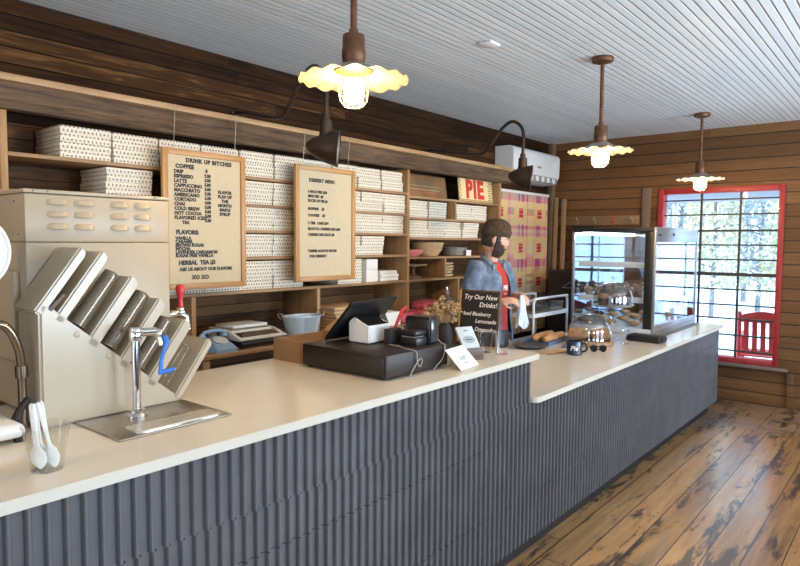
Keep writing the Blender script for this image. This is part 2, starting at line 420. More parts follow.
M = dict(
    floor=floor_mat(), ceiling=ceiling_mat(), quartz=quartz_mat(), pie_box=box_mat(), rug=rug_mat(),
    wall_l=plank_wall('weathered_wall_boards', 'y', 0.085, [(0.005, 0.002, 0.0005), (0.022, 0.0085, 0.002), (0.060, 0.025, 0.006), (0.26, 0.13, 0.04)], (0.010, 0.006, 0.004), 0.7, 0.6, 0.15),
    wall_f=plank_wall('dark_end_wall_boards', 'x', 0.125, [(0.075, 0.034, 0.011), (0.125, 0.058, 0.019), (0.17, 0.083, 0.030), (0.25, 0.13, 0.05)], (0.014, 0.009, 0.006), 0.55, 0.25),
    wall_o=plank_wall('side_wall_boards', 'y', 0.125, [(0.05, 0.032, 0.02), (0.085, 0.055, 0.036), (0.12, 0.08, 0.05), (0.16, 0.11, 0.08)], (0.02, 0.013, 0.009), 0.6, 0.3),
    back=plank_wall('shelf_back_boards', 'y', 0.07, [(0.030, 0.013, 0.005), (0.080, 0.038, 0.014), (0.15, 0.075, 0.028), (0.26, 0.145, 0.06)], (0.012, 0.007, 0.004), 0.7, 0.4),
    pine_y=wood('shelf_pine_long', (0.22, 0.115, 0.045), (0.46, 0.27, 0.12), 'y', 0.5),
    pine_z=wood('shelf_pine_upright', (0.25, 0.13, 0.05), (0.50, 0.30, 0.13), 'z', 0.5),
    cornice=wood('cornice_weathered', (0.018, 0.009, 0.004), (0.17, 0.105, 0.055), 'y', 0.75, 2.4, 0.5),
    capwood=wood('cornice_cap', (0.30, 0.17, 0.07), (0.52, 0.34, 0.17), 'y', 0.5),
    oak_z=wood('frame_oak_z', (0.36, 0.17, 0.05), (0.58, 0.32, 0.12), 'z', 0.4),
    oak_y=wood('frame_oak_y', (0.36, 0.17, 0.05), (0.58, 0.32, 0.12), 'y', 0.4),
    felt=plain('cream_letter_felt', (0.60, 0.495, 0.32), 0.85, var=0.03, scale=30),
    black_letter=plain('black_letters', (0.015, 0.014, 0.013), 0.5),
    slate=plain('counter_slate_tile', (0.125, 0.122, 0.128), 0.26, var=0.12, scale=5),
    grout=plain('grout', (0.30, 0.30, 0.31), 0.7), kick=plain('toe_kick', (0.018, 0.018, 0.020), 0.5),
    rust=plain('rusted_copper', (0.155, 0.070, 0.034), 0.42, 0.55, var=0.3, scale=14, bump=0.1),
    bronze=plain('dark_bronze', (0.045, 0.030, 0.022), 0.42, 0.6, var=0.2),
    shade_in=plain('cream_enamel', (0.25, 0.235, 0.205), 0.35),
    lamp_glass=glass('jar_glass', 1.45), bulb=emit('bulb_glow', (1.0, 0.60, 0.215), BULB),
    brass=plain('guard_wire', (0.6, 0.5, 0.36), 0.35, 0.8),
    red_paint=plain('red_window_paint', (0.30, 0.022, 0.024), 0.45, var=0.15), mullion=plain('dark_steel_bar', (0.030, 0.026, 0.024), 0.5),
    pane=glass('window_glass', 1.30), case_glass=glass('display_case_glass', 1.5, (0.93, 0.97, 1.0)), mirror_glass=glass('sliding_door_glass', 1.7, (0.85, 0.92, 1.0), extra=0.10),
    clear=glass('clear_plastic', 1.35, (0.96, 0.96, 0.95), 0.05), dome=glass('dome_glass', 1.75, (0.97, 0.985, 1)),
    white_metal=plain('white_enamel', (0.40, 0.33, 0.225), 0.35, var=0.02), white_plastic=plain('white_plastic', (0.78, 0.77, 0.74), 0.35),
    acrylic=None, chrome=plain('chrome', (0.72, 0.70, 0.68), 0.10, 1.0), steel=plain('brushed_steel', (0.46, 0.40, 0.32), 0.30, 1.0, var=0.08, scale=30),
    alu=plain('aluminium_frame', (0.42, 0.44, 0.47), 0.32, 0.85), black=plain('black_plastic', (0.014, 0.013, 0.013), 0.35), black_matte=plain('black_matte', (0.016, 0.014, 0.013), 0.7),
    blue_plastic=plain('blue_plastic', (0.03, 0.16, 0.55), 0.35), red_plastic=plain('red_plastic', (0.55, 0.03, 0.035), 0.3),
    drawer=plain('cash_drawer_paint', (0.020, 0.013, 0.009), 0.45, var=0.15, scale=60), screen=plain('dark_screen', (0.01, 0.01, 0.012), 0.12),
    kraft=plain('kraft_paper', (0.50, 0.32, 0.16), 0.75, var=0.12, scale=9, bump=0.1), card=plain('cardboard', (0.36, 0.20, 0.09), 0.75, var=0.08),
    paper=plain('white_paper', (0.76, 0.74, 0.68), 0.7, var=0.03), parchment=plain('parchment', (0.66, 0.56, 0.42), 0.65, var=0.05),
    blue_enamel=plain('pale_blue_bakelite', (0.25, 0.37, 0.50), 0.3), cream=plain('cream_plastic', (0.74, 0.70, 0.60), 0.4),
    pale_tin=plain('pale_blue_tin', (0.50, 0.58, 0.63), 0.35, 0.3, var=0.06), denim=None, red_cloth=plain('red_tee_cotton', (0.42, 0.040, 0.032), 0.85, var=0.12, scale=12, bump=0.15),
    navy_cloth=plain('dark_trousers', (0.03, 0.035, 0.055), 0.85), skin=plain('skin', (0.62, 0.35, 0.25), 0.5, var=0.06, scale=14),
    hair=plain('dark_brown_hair', (0.035, 0.020, 0.013), 0.6, var=0.4, scale=60, bump=0.6), knit=None, shoe=plain('shoe_leather', (0.04, 0.03, 0.025), 0.5),
    wood_dark=wood('dark_wood', (0.05, 0.026, 0.013), (0.13, 0.07, 0.033), 'x', 0.45), bread=plain('baked_crust', (0.45, 0.23, 0.09), 0.7, var=0.45, scale=22, bump=0.6),
    muffin=plain('muffin_top', (0.22, 0.11, 0.05), 0.7, var=0.5, scale=40, bump=0.7), navy_glaze=plain('navy_glaze', (0.018, 0.030, 0.060), 0.18),
    slab=wood('olive_wood_slab', (0.16, 0.075, 0.03), (0.42, 0.23, 0.10), 'x', 0.45), bowl_wood=wood('bowl_wood', (0.42, 0.28, 0.14), (0.66, 0.48, 0.28), 'y', 0.5),
    pink=plain('pink_paint', (0.70, 0.22, 0.20), 0.5, var=0.2), plate=plain('stoneware', (0.62, 0.58, 0.50), 0.35, var=0.05),
    dried=plain('dried_flowers', (0.40, 0.26, 0.12), 0.9, var=0.35, scale=30), bluepan=plain('blue_tray', (0.08, 0.17, 0.36), 0.3),
    chalk=plain('white_chalk', (0.85, 0.84, 0.80), 0.9), slate_board=plain('chalkboard', (0.018, 0.017, 0.017), 0.6, var=0.25, scale=6),
    chair_red=plain('red_chair_paint', (0.55, 0.045, 0.04), 0.45), ground=plain('blue_tinted_lot', (0.66, 0.78, 0.90), 0.9, var=0.08, scale=0.6), deck=plain('porch_deck', (0.42, 0.48, 0.56), 0.8, var=0.1),  # blue tint put into lot and deck colour so their reflections indoors turn bluish
    eave=plain('porch_soffit', (0.30, 0.31, 0.33), 0.7), bark=plain('bark', (0.26, 0.27, 0.29), 0.9, var=0.4, scale=9), leaf=plain('pale_foliage', (0.62, 0.60, 0.42), 0.8, var=0.3, scale=1.5),
    leaf2=plain('dark_foliage', (0.36, 0.40, 0.40), 0.8, var=0.3, scale=1.5), tan_wall=plain('tan_clapboard', (0.62, 0.45, 0.28), 0.8, var=0.08), led=emit('case_light_strip', (0.92, 0.97, 1.0), 14.0),
    ac=plain('ac_white_plastic', (0.70, 0.71, 0.71), 0.4), grey=plain('grey_plastic', (0.22, 0.22, 0.22), 0.5), wire=plain('hanging_wire', (0.45, 0.42, 0.36), 0.4, 0.6),
    old_print=plain('faded_crate', (0.21, 0.13, 0.055), 0.75, var=0.25, scale=5), orange_print=plain('faded_orange_print', (0.38, 0.12, 0.04), 0.75, var=0.3, scale=9), yellow_print=plain('cream_sign', (0.80, 0.62, 0.30), 0.6), red_print=plain('red_sign_letters', (0.60, 0.035, 0.03), 0.5),
    lid=plain('smoked_lids', (0.20, 0.16, 0.11), 0.22, 0.35), green_grey=plain('grey_green_label', (0.30, 0.36, 0.36), 0.6), sage=plain('sage_card', (0.52, 0.58, 0.58), 0.6),
    cable=plain('grey_cable', (0.30, 0.29, 0.27), 0.5), copper=plain('copper_tube', (0.22, 0.16, 0.115), 0.22, 1.0), gingham=plain('red_check_cloth', (0.62, 0.10, 0.11), 0.8, var=0.6, scale=45), clearbag=glass('clear_bag', 1.6, (0.9, 0.9, 0.88), 0.12, extra=0.10),
)
def acrylic():
    g = G('milky_acrylic'); return g.set(Base_Color=(0.47, 0.405, 0.295), Roughness=0.22, Subsurface_Weight=0.25, Subsurface_Radius=(0.03, 0.03, 0.03))
def denim():
    g = G('faded_denim'); v = g.coord(); X, Y, Z = g.sep(v)
    n = g.noise(v, 9, 5, 0.65); w_ = g.math('SINE', g.math('MULTIPLY', g.math('ADD', g.math('ADD', X, Y), Z), 900))
    f = g.math('ADD', n, g.math('MULTIPLY', w_, 0.05))
    g.bump(g.noise(g.mapv(v, (1, 1, 0.45)), 14, 3), 0.5, 0.02)
    return g.set(Base_Color=g.ramp(f, [(0.3, (0.065, 0.10, 0.16)), (0.5, (0.125, 0.175, 0.255)), (0.72, (0.28, 0.34, 0.43))]), Roughness=0.9)
def knit():
    g = G('brown_knit'); v = g.coord(); X, Y, Z = g.sep(v)
    a = g.math('ARCTAN2', Y, X); rib = g.math('SINE', g.math('MULTIPLY', a, 60))
    g.bump(rib, 0.6, 0.004)
    return g.set(Base_Color=g.ramp(g.noise(v, 40, 3), [(0.3, (0.035, 0.023, 0.015)), (0.7, (0.085, 0.055, 0.035))]), Roughness=0.95)
M['acrylic'] = acrylic(); M['denim'] = denim(); M['knit'] = knit()

# ------------------------------------------------------------------ the room
XL, YF, ZC = -3.787, 7.68, 2.975
XR, YB = 3.0, -3.4
structure(MB().box(XL - 0.1, YB - 0.1, -0.1, XR + 0.1, YF + 0.1, 0.0).build('floor', M['floor'], loc=(0, 0, 0)), 'worn brown plank floor with black stains')
structure(MB().box(XL - 0.1, YB - 0.1, ZC, XR + 0.1, YF + 0.1, ZC + 0.1).build('ceiling', M['ceiling'], loc=(0, 0, 0)), 'pale grey painted beadboard ceiling')
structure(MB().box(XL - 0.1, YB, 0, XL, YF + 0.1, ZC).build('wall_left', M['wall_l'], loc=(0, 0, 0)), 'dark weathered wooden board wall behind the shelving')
def wall_with_holes(name, axis, a0, a1, t0, t1, holes, mat):
    """wall slab t0..t1 thick, spanning a0..a1, holes (a,b,z0,z1) cut out"""
    m = MB()
    def bx(p, q, z0, z1):
        if q - p < 1e-4 or z1 - z0 < 1e-4: return
        if axis == 'x': m.box(p, t0, z0, q, t1, z1)
        else: m.box(t0, p, z0, t1, q, z1)
    cur = a0
    for (p, q, z0, z1) in sorted(holes):
        bx(cur, p, 0, ZC); bx(p, q, 0, z0); bx(p, q, z1, ZC); cur = q
    bx(cur, a1, 0, ZC)
    return structure(m.build(name, mat, loc=(0, 0, 0)))
WX0, WX1, WZ0, WZ1 = -2.375, -1.175, 0.465, 2.285
wall_with_holes('wall_far', 'x', XL, XR + 0.1, YF, YF + 0.12, [(WX0, WX1, WZ0, WZ1)], M['wall_f'])
wall_with_holes('wall_right', 'y', YB, YF, XR, XR + 0.1, [(y - 0.7, y + 0.7, 0.5, 2.4) for y in (0.2, 2.9, 5.6)], M['wall_o'])
wall_with_holes('wall_back', 'x', XL, XR, YB - 0.1, YB, [(x - 0.7, x + 0.7, 0.55, 2.45) for x in (-1.9, 1.0)], M['wall_f'])
# window 1: red casing, dark bars
win = structure(bpy.data.objects.new('window_1', None), 'tall red framed window with dark glazing bars'); C.objects.link(win)
win.location = (-1.775, YF, 0.42); ORG['window_1'] = Vector(win.location)
m = MB()
for b in ((-2.417, 7.655, 0.42, -2.355, 7.80, 2.335), (-1.195, 7.655, 0.42, -1.141, 7.80, 2.335), (-2.355, 7.655, 2.272, -1.195, 7.80, 2.335), (-2.355, 7.655, 0.42, -1.195, 7.80, 0.475)):
    m.box(*b, bev=0.004)
m.build('window_frame', M['red_paint'], win)
m = MB()
for x in (-1.956, -1.561): m.box(x - 0.011, 7.70, 0.475, x + 0.011, 7.725, 2.272)
for z in (2.20, 2.035, 1.70, 1.54, 1.214, 1.044, 0.894, 0.715, 0.545): m.box(-2.355, 7.702, z - 0.008, -1.195, 7.723, z + 0.008)
m.box(-2.355, 7.69, 1.362, -1.195, 7.73, 1.398); m.box(-2.355, 7.69, 1.845, -1.195, 7.725, 1.868)
m.build('glazing_bars', M['mullion'], win)
MB().box(-2.36, 7.735, 0.47, -1.19, 7.740, 2.28).build('pane', M['pane'], win)
m = MB().box(-2.50, 7.60, 0.385, -1.04, 7.68, 0.418, bev=0.006)
structure(m.build('trim_1', wood('sill_wood', (0.09, 0.06, 0.042), (0.20, 0.145, 0.11), 'x')), 'wooden sill under the red window')
structure(MB().box(-1.055, 7.645, 0, -0.985, 7.68, 0.385, bev=0.004).build('trim_2', M['wall_f'], loc=(0, 0, 0)))
structure(MB().box(-2.60, 7.655, 0.43, -2.505, 7.68, 2.36, bev=0.004).build('trim_3', wood('side_casing', (0.10, 0.065, 0.042), (0.20, 0.13, 0.09), 'z')))
structure(MB().box(XL, 7.655, 1.935, -2.63, 7.68, 2.045, bev=0.004).build('trim_4', wood('peg_rail', (0.16, 0.09, 0.045), (0.30, 0.18, 0.09), 'x')), 'wooden peg rail along the end wall')
structure(MB().box(XL, 7.60, 0, XL + 0.075, 7.68, ZC, bev=0.004).build('trim_5', wood('corner_post', (0.10, 0.06, 0.035), (0.22, 0.14, 0.08), 'z')))
structure(MB().box(-2.62, 7.662, 0.0, XR, 7.68, 0.10, bev=0.003).build('baseboard_far', M['wall_f'], loc=(0, 0, 0)))
# the street windows of the right and entrance walls
k = 2
for y in (0.2, 2.9, 5.6):
    m = MB()
    for b in ((y - 0.75, 0.45, y - 0.70, 2.45), (y + 0.70, 0.45, y + 0.75, 2.45), (y - 0.7, 0.45, y + 0.7, 0.5), (y - 0.7, 2.4, y + 0.7, 2.45), (y - 0.7, 1.42, y + 0.7, 1.46), (y - 0.02, 0.5, y + 0.02, 2.4)):
        m.box(2.96, b[0], b[1], 3.10, b[2], b[3])
    structure(m.build('window_%d' % k, M['red_paint'])); k += 1
for x in (-1.9, 1.0):
    m = MB()
    for b in ((x - 0.75, 0.5, x - 0.70, 2.5), (x + 0.70, 0.5, x + 0.75, 2.5), (x - 0.7, 0.5, x + 0.7, 0.55), (x - 0.7, 2.45, x + 0.7, 2.5), (x - 0.7, 1.48, x + 0.7, 1.52), (x - 0.02, 0.55, x + 0.02, 2.45)):
        m.box(b[0], -3.50, b[1], b[2], -3.36, b[3])
    structure(m.build('window_%d' % k, M['red_paint'])); k += 1

# ------------------------------------------------------------------ counter
cb = thing('service_counter', 'long counter front of dark slate fluted tiles above a black toe kick', 'counter', (-2.0, 3.0, 0))
m = MB()
m.box(-2.44, -1.2, 0.1, -1.604, 3.03, 1.086); m.box(-2.44, 3.03, 0.1, -1.604, 7.055, 0.858)
m.build('carcass', M['kick'], cb)
def fluted(y0, y1, z0, z1):
    m = MB(); p = 0.0437; pts = []
    n = int(round((y1 - y0) / p))
    p = (y1 - y0) / n
    for i in range(n):
        y = y0 + i * p
        pts += [(y, 0.0), (y + 0.58 * p, 0.0), (y + 0.62 * p, 0.010), (y + 0.69 * p, 0.0145), (y + 0.86 * p, 0.0145), (y + 0.93 * p, 0.010)]
    pts.append((y1, 0.0))
    lo = [m.bm.verts.new((-1.597 + d, y, z0)) for y, d in pts]; hi = [m.bm.verts.new((-1.597 + d, y, z1)) for y, d in pts]
    bl = [m.bm.verts.new((-1.603, y, z0)) for y, d in pts]; bh = [m.bm.verts.new((-1.603, y, z1)) for y, d in pts]
    for i in range(len(pts) - 1):
        m.bm.faces.new((lo[i], lo[i + 1], hi[i + 1], hi[i]))
        m.bm.faces.new((hi[i], hi[i + 1], bh[i + 1], bh[i])); m.bm.faces.new((bl[i], bl[i + 1], lo[i + 1], lo[i]))
    m.bm.faces.new((lo[0], hi[0], bh[0], bl[0])); m.bm.faces.new((lo[-1], bl[-1], bh[-1], hi[-1]))
    return m
for (a, b, c, d) in ((-1.2, 7.065, 0.105, 0.3545), (-1.2, 7.065, 0.3575, 0.7055), (-1.2, 7.065, 0.7085, 0.858), (-1.2, 3.03, 0.858, 1.086)):
    fluted(a, b, c, d).build('fluted_tiles', M['slate'], cb, ang=20)
MB().box(-2.44, 7.056, 0.1, -1.60, 7.066, 0.858).build('end_panel', M['slate'], cb)
MB().box(-2.40, -1.2, 0, -1.645, 6.99, 0.099).build('toe_kick', M['kick'], cb)
def rounded_slab(x0, y0, x1, y1, z0, z1, r, corners):
    """counter slab, chosen corners rounded in plan"""
    P = []
    for (cx, cy, a, key) in ((x1 - r, y0 + r, -PI / 2, 'br'), (x1 - r, y1 - r, 0, 'fr'), (x0 + r, y1 - r, PI / 2, 'fl'), (x0 + r, y0 + r, PI, 'bl')):
        if key in corners:
            for i in range(7): P.append((cx + r * math.cos(a + i * PI / 12), cy + r * math.sin(a + i * PI / 12)))
        else:
            P.append((cx + r * (1 if 'r' in key[1] else -1), cy + r * (1 if key[0] == 'f' else -1)))
    m = MB(); m.prism(P, 'z', z0, z1)
    es = [e for e in m.bm.edges if abs(e.verts[0].co.z - e.verts[1].co.z) < 1e-5]
    bmesh.ops.bevel(m.bm, geom=es, offset=0.003, segments=2, affect='EDGES'); return m
tag(rounded_slab(-2.505, -1.2, -1.560, 3.105, 1.087, 1.118, 0.035, ('fr', 'fl')).build('quartz_worktop', M['quartz'], ang=30), 'raised white quartz worktop of the near counter section with register', 'worktop')
tag(rounded_slab(-2.505, 3.032, -1.545, 7.10, 0.859, 0.890, 0.035, ('fr', 'fl', 'br')).build('quartz_worktop', M['quartz'], ang=30), 'lower white quartz worktop under the glass display case', 'worktop')
# ------------------------------------------------------------------ wall shelving
sh = thing('wall_shelving', 'long rustic pine shelving along the left wall under a weathered cornice', 'shelving', (-3.58, 3.2, 0))
XB, XF = -3.785, -3.40
SH = (2.125, 1.947, 1.778, 1.603, 1.385)          # shelf tops, near bays
SR = (2.105, 1.922, 1.750, 1.580, 1.385)          # shelf tops, far bay
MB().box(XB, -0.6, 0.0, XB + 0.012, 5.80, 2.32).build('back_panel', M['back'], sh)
for y in (-0.55, 1.165, 4.245, 5.755):
    MB().box(XB + 0.012, y, 0.0, XF, y + 0.032, 2.32, bev=0.002).build('upright', M['pine_z'], sh)
for z in SH: MB().box(XB + 0.012, -0.518, z - 0.02, XF, 1.165, z, bev=0.002).build('shelf', M['pine_y'], sh)
for z in SH: MB().box(XB + 0.012, 1.197, z - 0.02, XF, 4.245, z, bev=0.002).build('shelf', M['pine_y'], sh)
for z in SR: MB().box(XB + 0.012, 4.277, z - 0.02, XF, 5.755, z, bev=0.002).build('shelf', M['pine_y'], sh)
for (y, z0, z1) in ((4.955, 1.922, 2.085), (4.80, 1.385, 1.56), (5.02, 0.0, 1.365)):
    MB().box(XB + 0.012, y, z0, XF, y + 0.022, z1, bev=0.002).build('divider', M['pine_z'], sh)
for y in (2.17, 3.20): MB().box(XB + 0.012, y, 1.04, XF + 0.005, y + 0.03, 1.365, bev=0.002).build('divider', M['pine_z'], sh)
MB().box(XB + 0.012, -0.518, 1.012, -3.19, 5.755, 1.04, bev=0.003).build('worktop', M['pine_y'], sh)
for y in (2.12, 3.20, 4.25, 5.02): MB().box(-3.27, y, 0.0, -3.21, y + 0.05, 1.012, bev=0.002).build('post', M['pine_z'], sh)
m = MB()
m.prism([(-3.42, 2.318), (-3.355, 2.318), (-3.345, 2.335), (-3.352, 2.36), (-3.34, 2.385), (-3.34, 2.40), (-3.325, 2.435), (-3.42, 2.435)], 'y', -0.6, 5.86)
m.build('cornice', M['cornice'], sh)
MB().box(XB, -0.6, 2.435, -3.29, 5.87, 2.468, bev=0.004).build('cornice_cap', M['capwood'], sh)

# ------------------------------------------------------------------ pie boxes, stacked in pairs
BW, BD = 0.262, 0.30
def pie_box(h, label, group):
    t = thing('pie_box', label, 'box', (0, 0, 0), 0, group)
    m = MB(); m.box(-BD / 2, -BW / 2, 0, BD / 2, BW / 2, h * 0.60, bev=0.0015)
    m.build('box_base', M['pie_box'], t)
    m = MB(); m.box(-BD / 2 - 0.002, -BW / 2 - 0.002, h * 0.605, BD / 2 + 0.002, BW / 2 + 0.002, h - 0.0005, bev=0.0015)
    m.build('box_lid', M['pie_box'], t)
    return t
ORD = ['first', 'second', 'third', 'fourth', 'fifth', 'sixth', 'seventh', 'eighth', 'ninth', 'tenth', 'eleventh', 'twelfth']
protos = {}
GRP = 'printed pie boxes on the wall shelves'
def stack(y0, z, h, where, xf=-3.425):
    for j, up in enumerate(('lower', 'upper')):
        lab = '%s white printed pie box %s' % (up, where)
        x = xf - BD / 2 + random.uniform(-0.012, 0.012)
        loc = (x, y0 + BW / 2 + random.uniform(-0.002, 0.002), z + 0.0005 + j * h)
        if h not in protos:
            protos[h] = pie_box(h, lab, GRP); protos[h].location = loc
        else: dup(protos[h], loc, lab, 0)
for i in range(10):
    stack(1.45 + i * 0.277, SH[0], 0.082, 'in the %s stack from the left on the top shelf' % ORD[i])
stack(1.68, SH[1], 0.075, 'on the second shelf between ice machine and drinks menu')
for r, nm in ((1, 'second'), (2, 'third'), (3, 'fourth'), (4, 'fifth')):
    h = {1: 0.075, 2: 0.074, 3: 0.074, 4: 0.094}[r]
    stack(2.555, SH[r], h, 'on the %s shelf just right of the drinks menu' % nm)
    stack(2.825, SH[r], h, 'on the %s shelf just left of the dessert menu' % nm)
    if r < 4:
        ys = [3.43, 3.70, 3.968] if r < 3 else [3.43, 3.698]
        wh = ['behind the dessert menu edge', 'right of the dessert menu', 'at the far right'] if r < 3 else ['behind the dessert menu edge', 'right of the dessert menu']
        for y, s_ in zip(ys, wh): stack(y, SH[r], h, 'on the %s shelf %s' % (nm, s_))
stack(2.02, SH[4], 0.094, 'on the fifth shelf below the drinks menu, left one')
stack(2.287, SH[4], 0.094, 'on the fifth shelf below the drinks menu, right one')
stack(3.43, SH[4], 0.094, 'on the fifth shelf left of the white paper stacks')
for i, y in enumerate((4.30, 4.60)): stack(y, SR[1], 0.073, 'under the faded crate panel, %s stack' % ('left', 'right')[i])
for i, y in enumerate((5.03, 5.297)): stack(y, SR[1], 0.073, 'under the red painted sign, %s stack' % ('left', 'right')[i])
for i, y in enumerate((4.30, 4.566, 4.832, 5.13)): stack(y, SR[2], 0.073, 'in the %s stack on the shelf above the bowls' % ORD[i])

# ------------------------------------------------------------------ hanging letter boards
def letter_board(label, y0, y1, z0, z1, lines, fr=0.034):
    x = -3.312
    t = thing('menu_board', label, 'menu board', (x, (y0 + y1) / 2, z0), None, 'framed menu boards hanging from the cornice')
    MB().box(x - 0.006, y0 + 0.01, z0 + 0.01, x + 0.004, y1 - 0.01, z1 - 0.01).build('letter_panel', M['felt'], t)
    for (a, b, c, d, mt) in ((y0, z0, y0 + fr, z1, 'oak_z'), (y1 - fr, z0, y1, z1, 'oak_z'), (y0 + fr, z0, y1 - fr, z0 + fr, 'oak_y'), (y0 + fr, z1 - fr, y1 - fr, z1, 'oak_y')):
        m = MB(); m.box(x - 0.010, a, b, x + 0.016, c, d, bev=0.004); m.build('frame_rail', M[mt], t)
    m = MB()
    for (txt, y, z, s, al, sp) in lines:
        m.mesh(text_mesh(txt, s, 0.0019 * s / 0.03, al, 0.0008, sp), FACE_X(x + 0.0052, y, z))
    m.build('lettering', M['black_letter'], t, recalc=False)
    for y in (y0 + 0.075, y1 - 0.075):
        MB().tube([(x + 0.004, y, z1), (-3.285, y, 2.469)], 0.0016, 6).build('hanging_wire', M['wire'], t)
Z = lambda px: 2.229 - (px - 149.0) * 0.00557            # line heights down the left column
L = [('DRINK UP BITCHES', 2.245, 2.157, 0.032, 'CENTER', 1.15), ('COFFEE', 2.022, 2.119, 0.032, 'LEFT', 1.1), ('$', 2.225, 2.108, 0.026, 'CENTER', 1)]
items = [('DRIP', '2.50'), ('ESPRESSO', '3.50'), ('LATTE', '5.00'), ('CAPPUCCINO', '5.00'), ('MACCHIATO', '3.50'), ('AMERICANO', '3.50'), ('CORTADO', '4.00'), ('CHAI', '5.00'), ('COLD BREW', '5.00'), ('HOT COCOA', '5.00'), ('FLAVORED ICED', '3.50')]
for i, (a, b) in enumerate(items):
    z = 2.090 - i * 0.0262
    L.append((a, 2.012, z, 0.0275, 'LEFT', 1.05)); L.append((b, 2.232, z - 0.012, 0.0255, 'CENTER', 0.95))
L.append(('TEA', 2.06, 1.801, 0.0255, 'LEFT', 1.05))
for i, s in enumerate(('FLAVOR', 'FLAV OF', 'THE', 'MONTH', 'MAPLE', 'SYRUP')):
    L.append((s, 2.352, 1.988 - i * 0.0262, 0.026, 'CENTER', 1.0))
L.append(('FLAVORS:', 2.02, 1.742, 0.034, 'LEFT', 1.0))
for i, s in enumerate(('VANILLA', 'CARAMEL', 'BROWN SUGAR', 'MOCHA', 'LAVENDER CARDAMOM', 'SUGAR FREE VANILLA')):
    L.append((s, 2.016, 1.711 - i * 0.0202, 0.0255, 'LEFT', 1.0))
L.append(('HERBAL  TEA $3', 2.035, 1.566, 0.034, 'LEFT', 1.0))
L.append(('ASK US ABOUT OUR FLAVORS', 2.04, 1.530, 0.0262, 'LEFT', 1.0))
L.append(('XO XO', 2.12, 1.480, 0.032, 'LEFT', 1.1))
letter_board('oak framed menu board listing coffee drinks and flavors, hanging left', 1.938, 2.500, 1.422, 2.226, L)
L = [('DESSERT MENU', 3.165, 2.120, 0.032, 'CENTER', 1.15)]
D = [('6 INCH PIES $20', 2.043), ('MINI PIES  $8', 2.012), ('SLICES OF PIE $6', 1.981), ('MUFFINS    $3', 1.925), ('COOKIES    $4', 1.880), ('2 TIER  CAKE $34', 1.826), ('RICOTTA CHEESECAKE $60', 1.786), ('CHEESECAKE SLICE $8', 1.746), ('THERES ALWAYS ROOM', 1.632), ('  FOR DESSERT!', 1.595)]
for s, z in D: L.append((s, 3.03, z, 0.0245, 'LEFT', 1.05))
letter_board('oak framed menu board headed dessert menu, hanging right', 2.912, 3.498, 1.428, 2.230, L)

# ------------------------------------------------------------------ pendant lamps
def scallop(i, a, r):
    if r < 0.11: return r, 0
    k = min(1.0, (r - 0.11) / 0.1)
    return r, 0.0058 * k * math.cos(a * 16)
def pendant():
    t = thing('pendant_lamp', 'x', 'lamp', (0, 0, 0), 0, 'pendant lamps over the counter')
    MB().lathe([(0.0, ZC), (0.072, ZC), (0.075, ZC - 0.012), (0.070, ZC - 0.030), (0.028, ZC - 0.044), (0, ZC - 0.044)], n=28).build('canopy', M['rust'], t)
    MB().cyl((0, 0, ZC - 0.04), (0, 0, 2.515), 0.0135, n=14).build('rod', M['rust'], t)
    m = MB().lathe([(0, 2.535), (0.018, 2.535), (0.020, 2.520), (0.042, 2.513), (0.0445, 2.50), (0.0445, 2.462), (0.047, 2.455), (0.047, 2.425), (0.0445, 2.418), (0.046, 2.398), (0.062, 2.392), (0.076, 2.372), (0.0, 2.372)], n=28)
    m.build('socket_cap', M['rust'], t)
    prof_o = [(0.060, 2.394), (0.082, 2.378), (0.110, 2.366), (0.145, 2.357), (0.180, 2.349), (0.2175, 2.341)]
    m = MB().lathe([(r, z + 0.0015) for r, z in prof_o] + [(r, z - 0.0015) for r, z in reversed(prof_o)], n=128, cap0=False, cap1=False, fn=scallop)
    m.build('shade', M['shade_in'], t, ang=60)
    m = MB().lathe([(0, 2.372), (0.052, 2.372), (0.053, 2.30), (0.051, 2.27), (0.040, 2.248), (0.022, 2.238), (0, 2.236)], n=24)
    m.build('glass_jar', M['lamp_glass'], t)
    b = MB().lathe([(0, 2.335), (0.024, 2.335), (0.036, 2.318), (0.040, 2.292), (0.036, 2.266), (0.024, 2.250), (0, 2.244)], n=20).build('bulb', M['bulb'], t)
    m = MB()
    for k in range(4):
        a = k * PI / 4; c, s = math.cos(a) * 0.0575, math.sin(a) * 0.0575
        pts = [(c, s, 2.368), (c, s, 2.285), (c * 0.92, s * 0.92, 2.258), (c * 0.6, s * 0.6, 2.235), (0, 0, 2.227), (-c * 0.6, -s * 0.6, 2.235), (-c * 0.92, -s * 0.92, 2.258), (-c, -s, 2.285), (-c, -s, 2.368)]
        m.tube(pts, 0.0022, 6)
    for z in (2.335, 2.285):
        pts = [(math.cos(2 * PI * k / 24) * 0.0575, math.sin(2 * PI * k / 24) * 0.0575, z) for k in range(25)]
        m.tube(pts, 0.0022, 6)
    m.build('wire_guard', M['brass'], t)
    return t
pl = pendant(); pl.location = (-1.775, 1.87, 0); pl['label'] = 'nearest scalloped pendant lamp, glowing above the cash register'
dup(pl, (-1.765, 4.33, 0), 'middle scalloped pendant lamp glowing above the lower counter', 0.2)
dup(pl, (-1.78, -0.56, 0), 'scalloped pendant lamp over the near end of the counter, above the ice machine side', 0.1)
dup(pl, (-1.735, 6.745, 0), 'farthest scalloped pendant lamp, glowing beside the red window', 0.35)

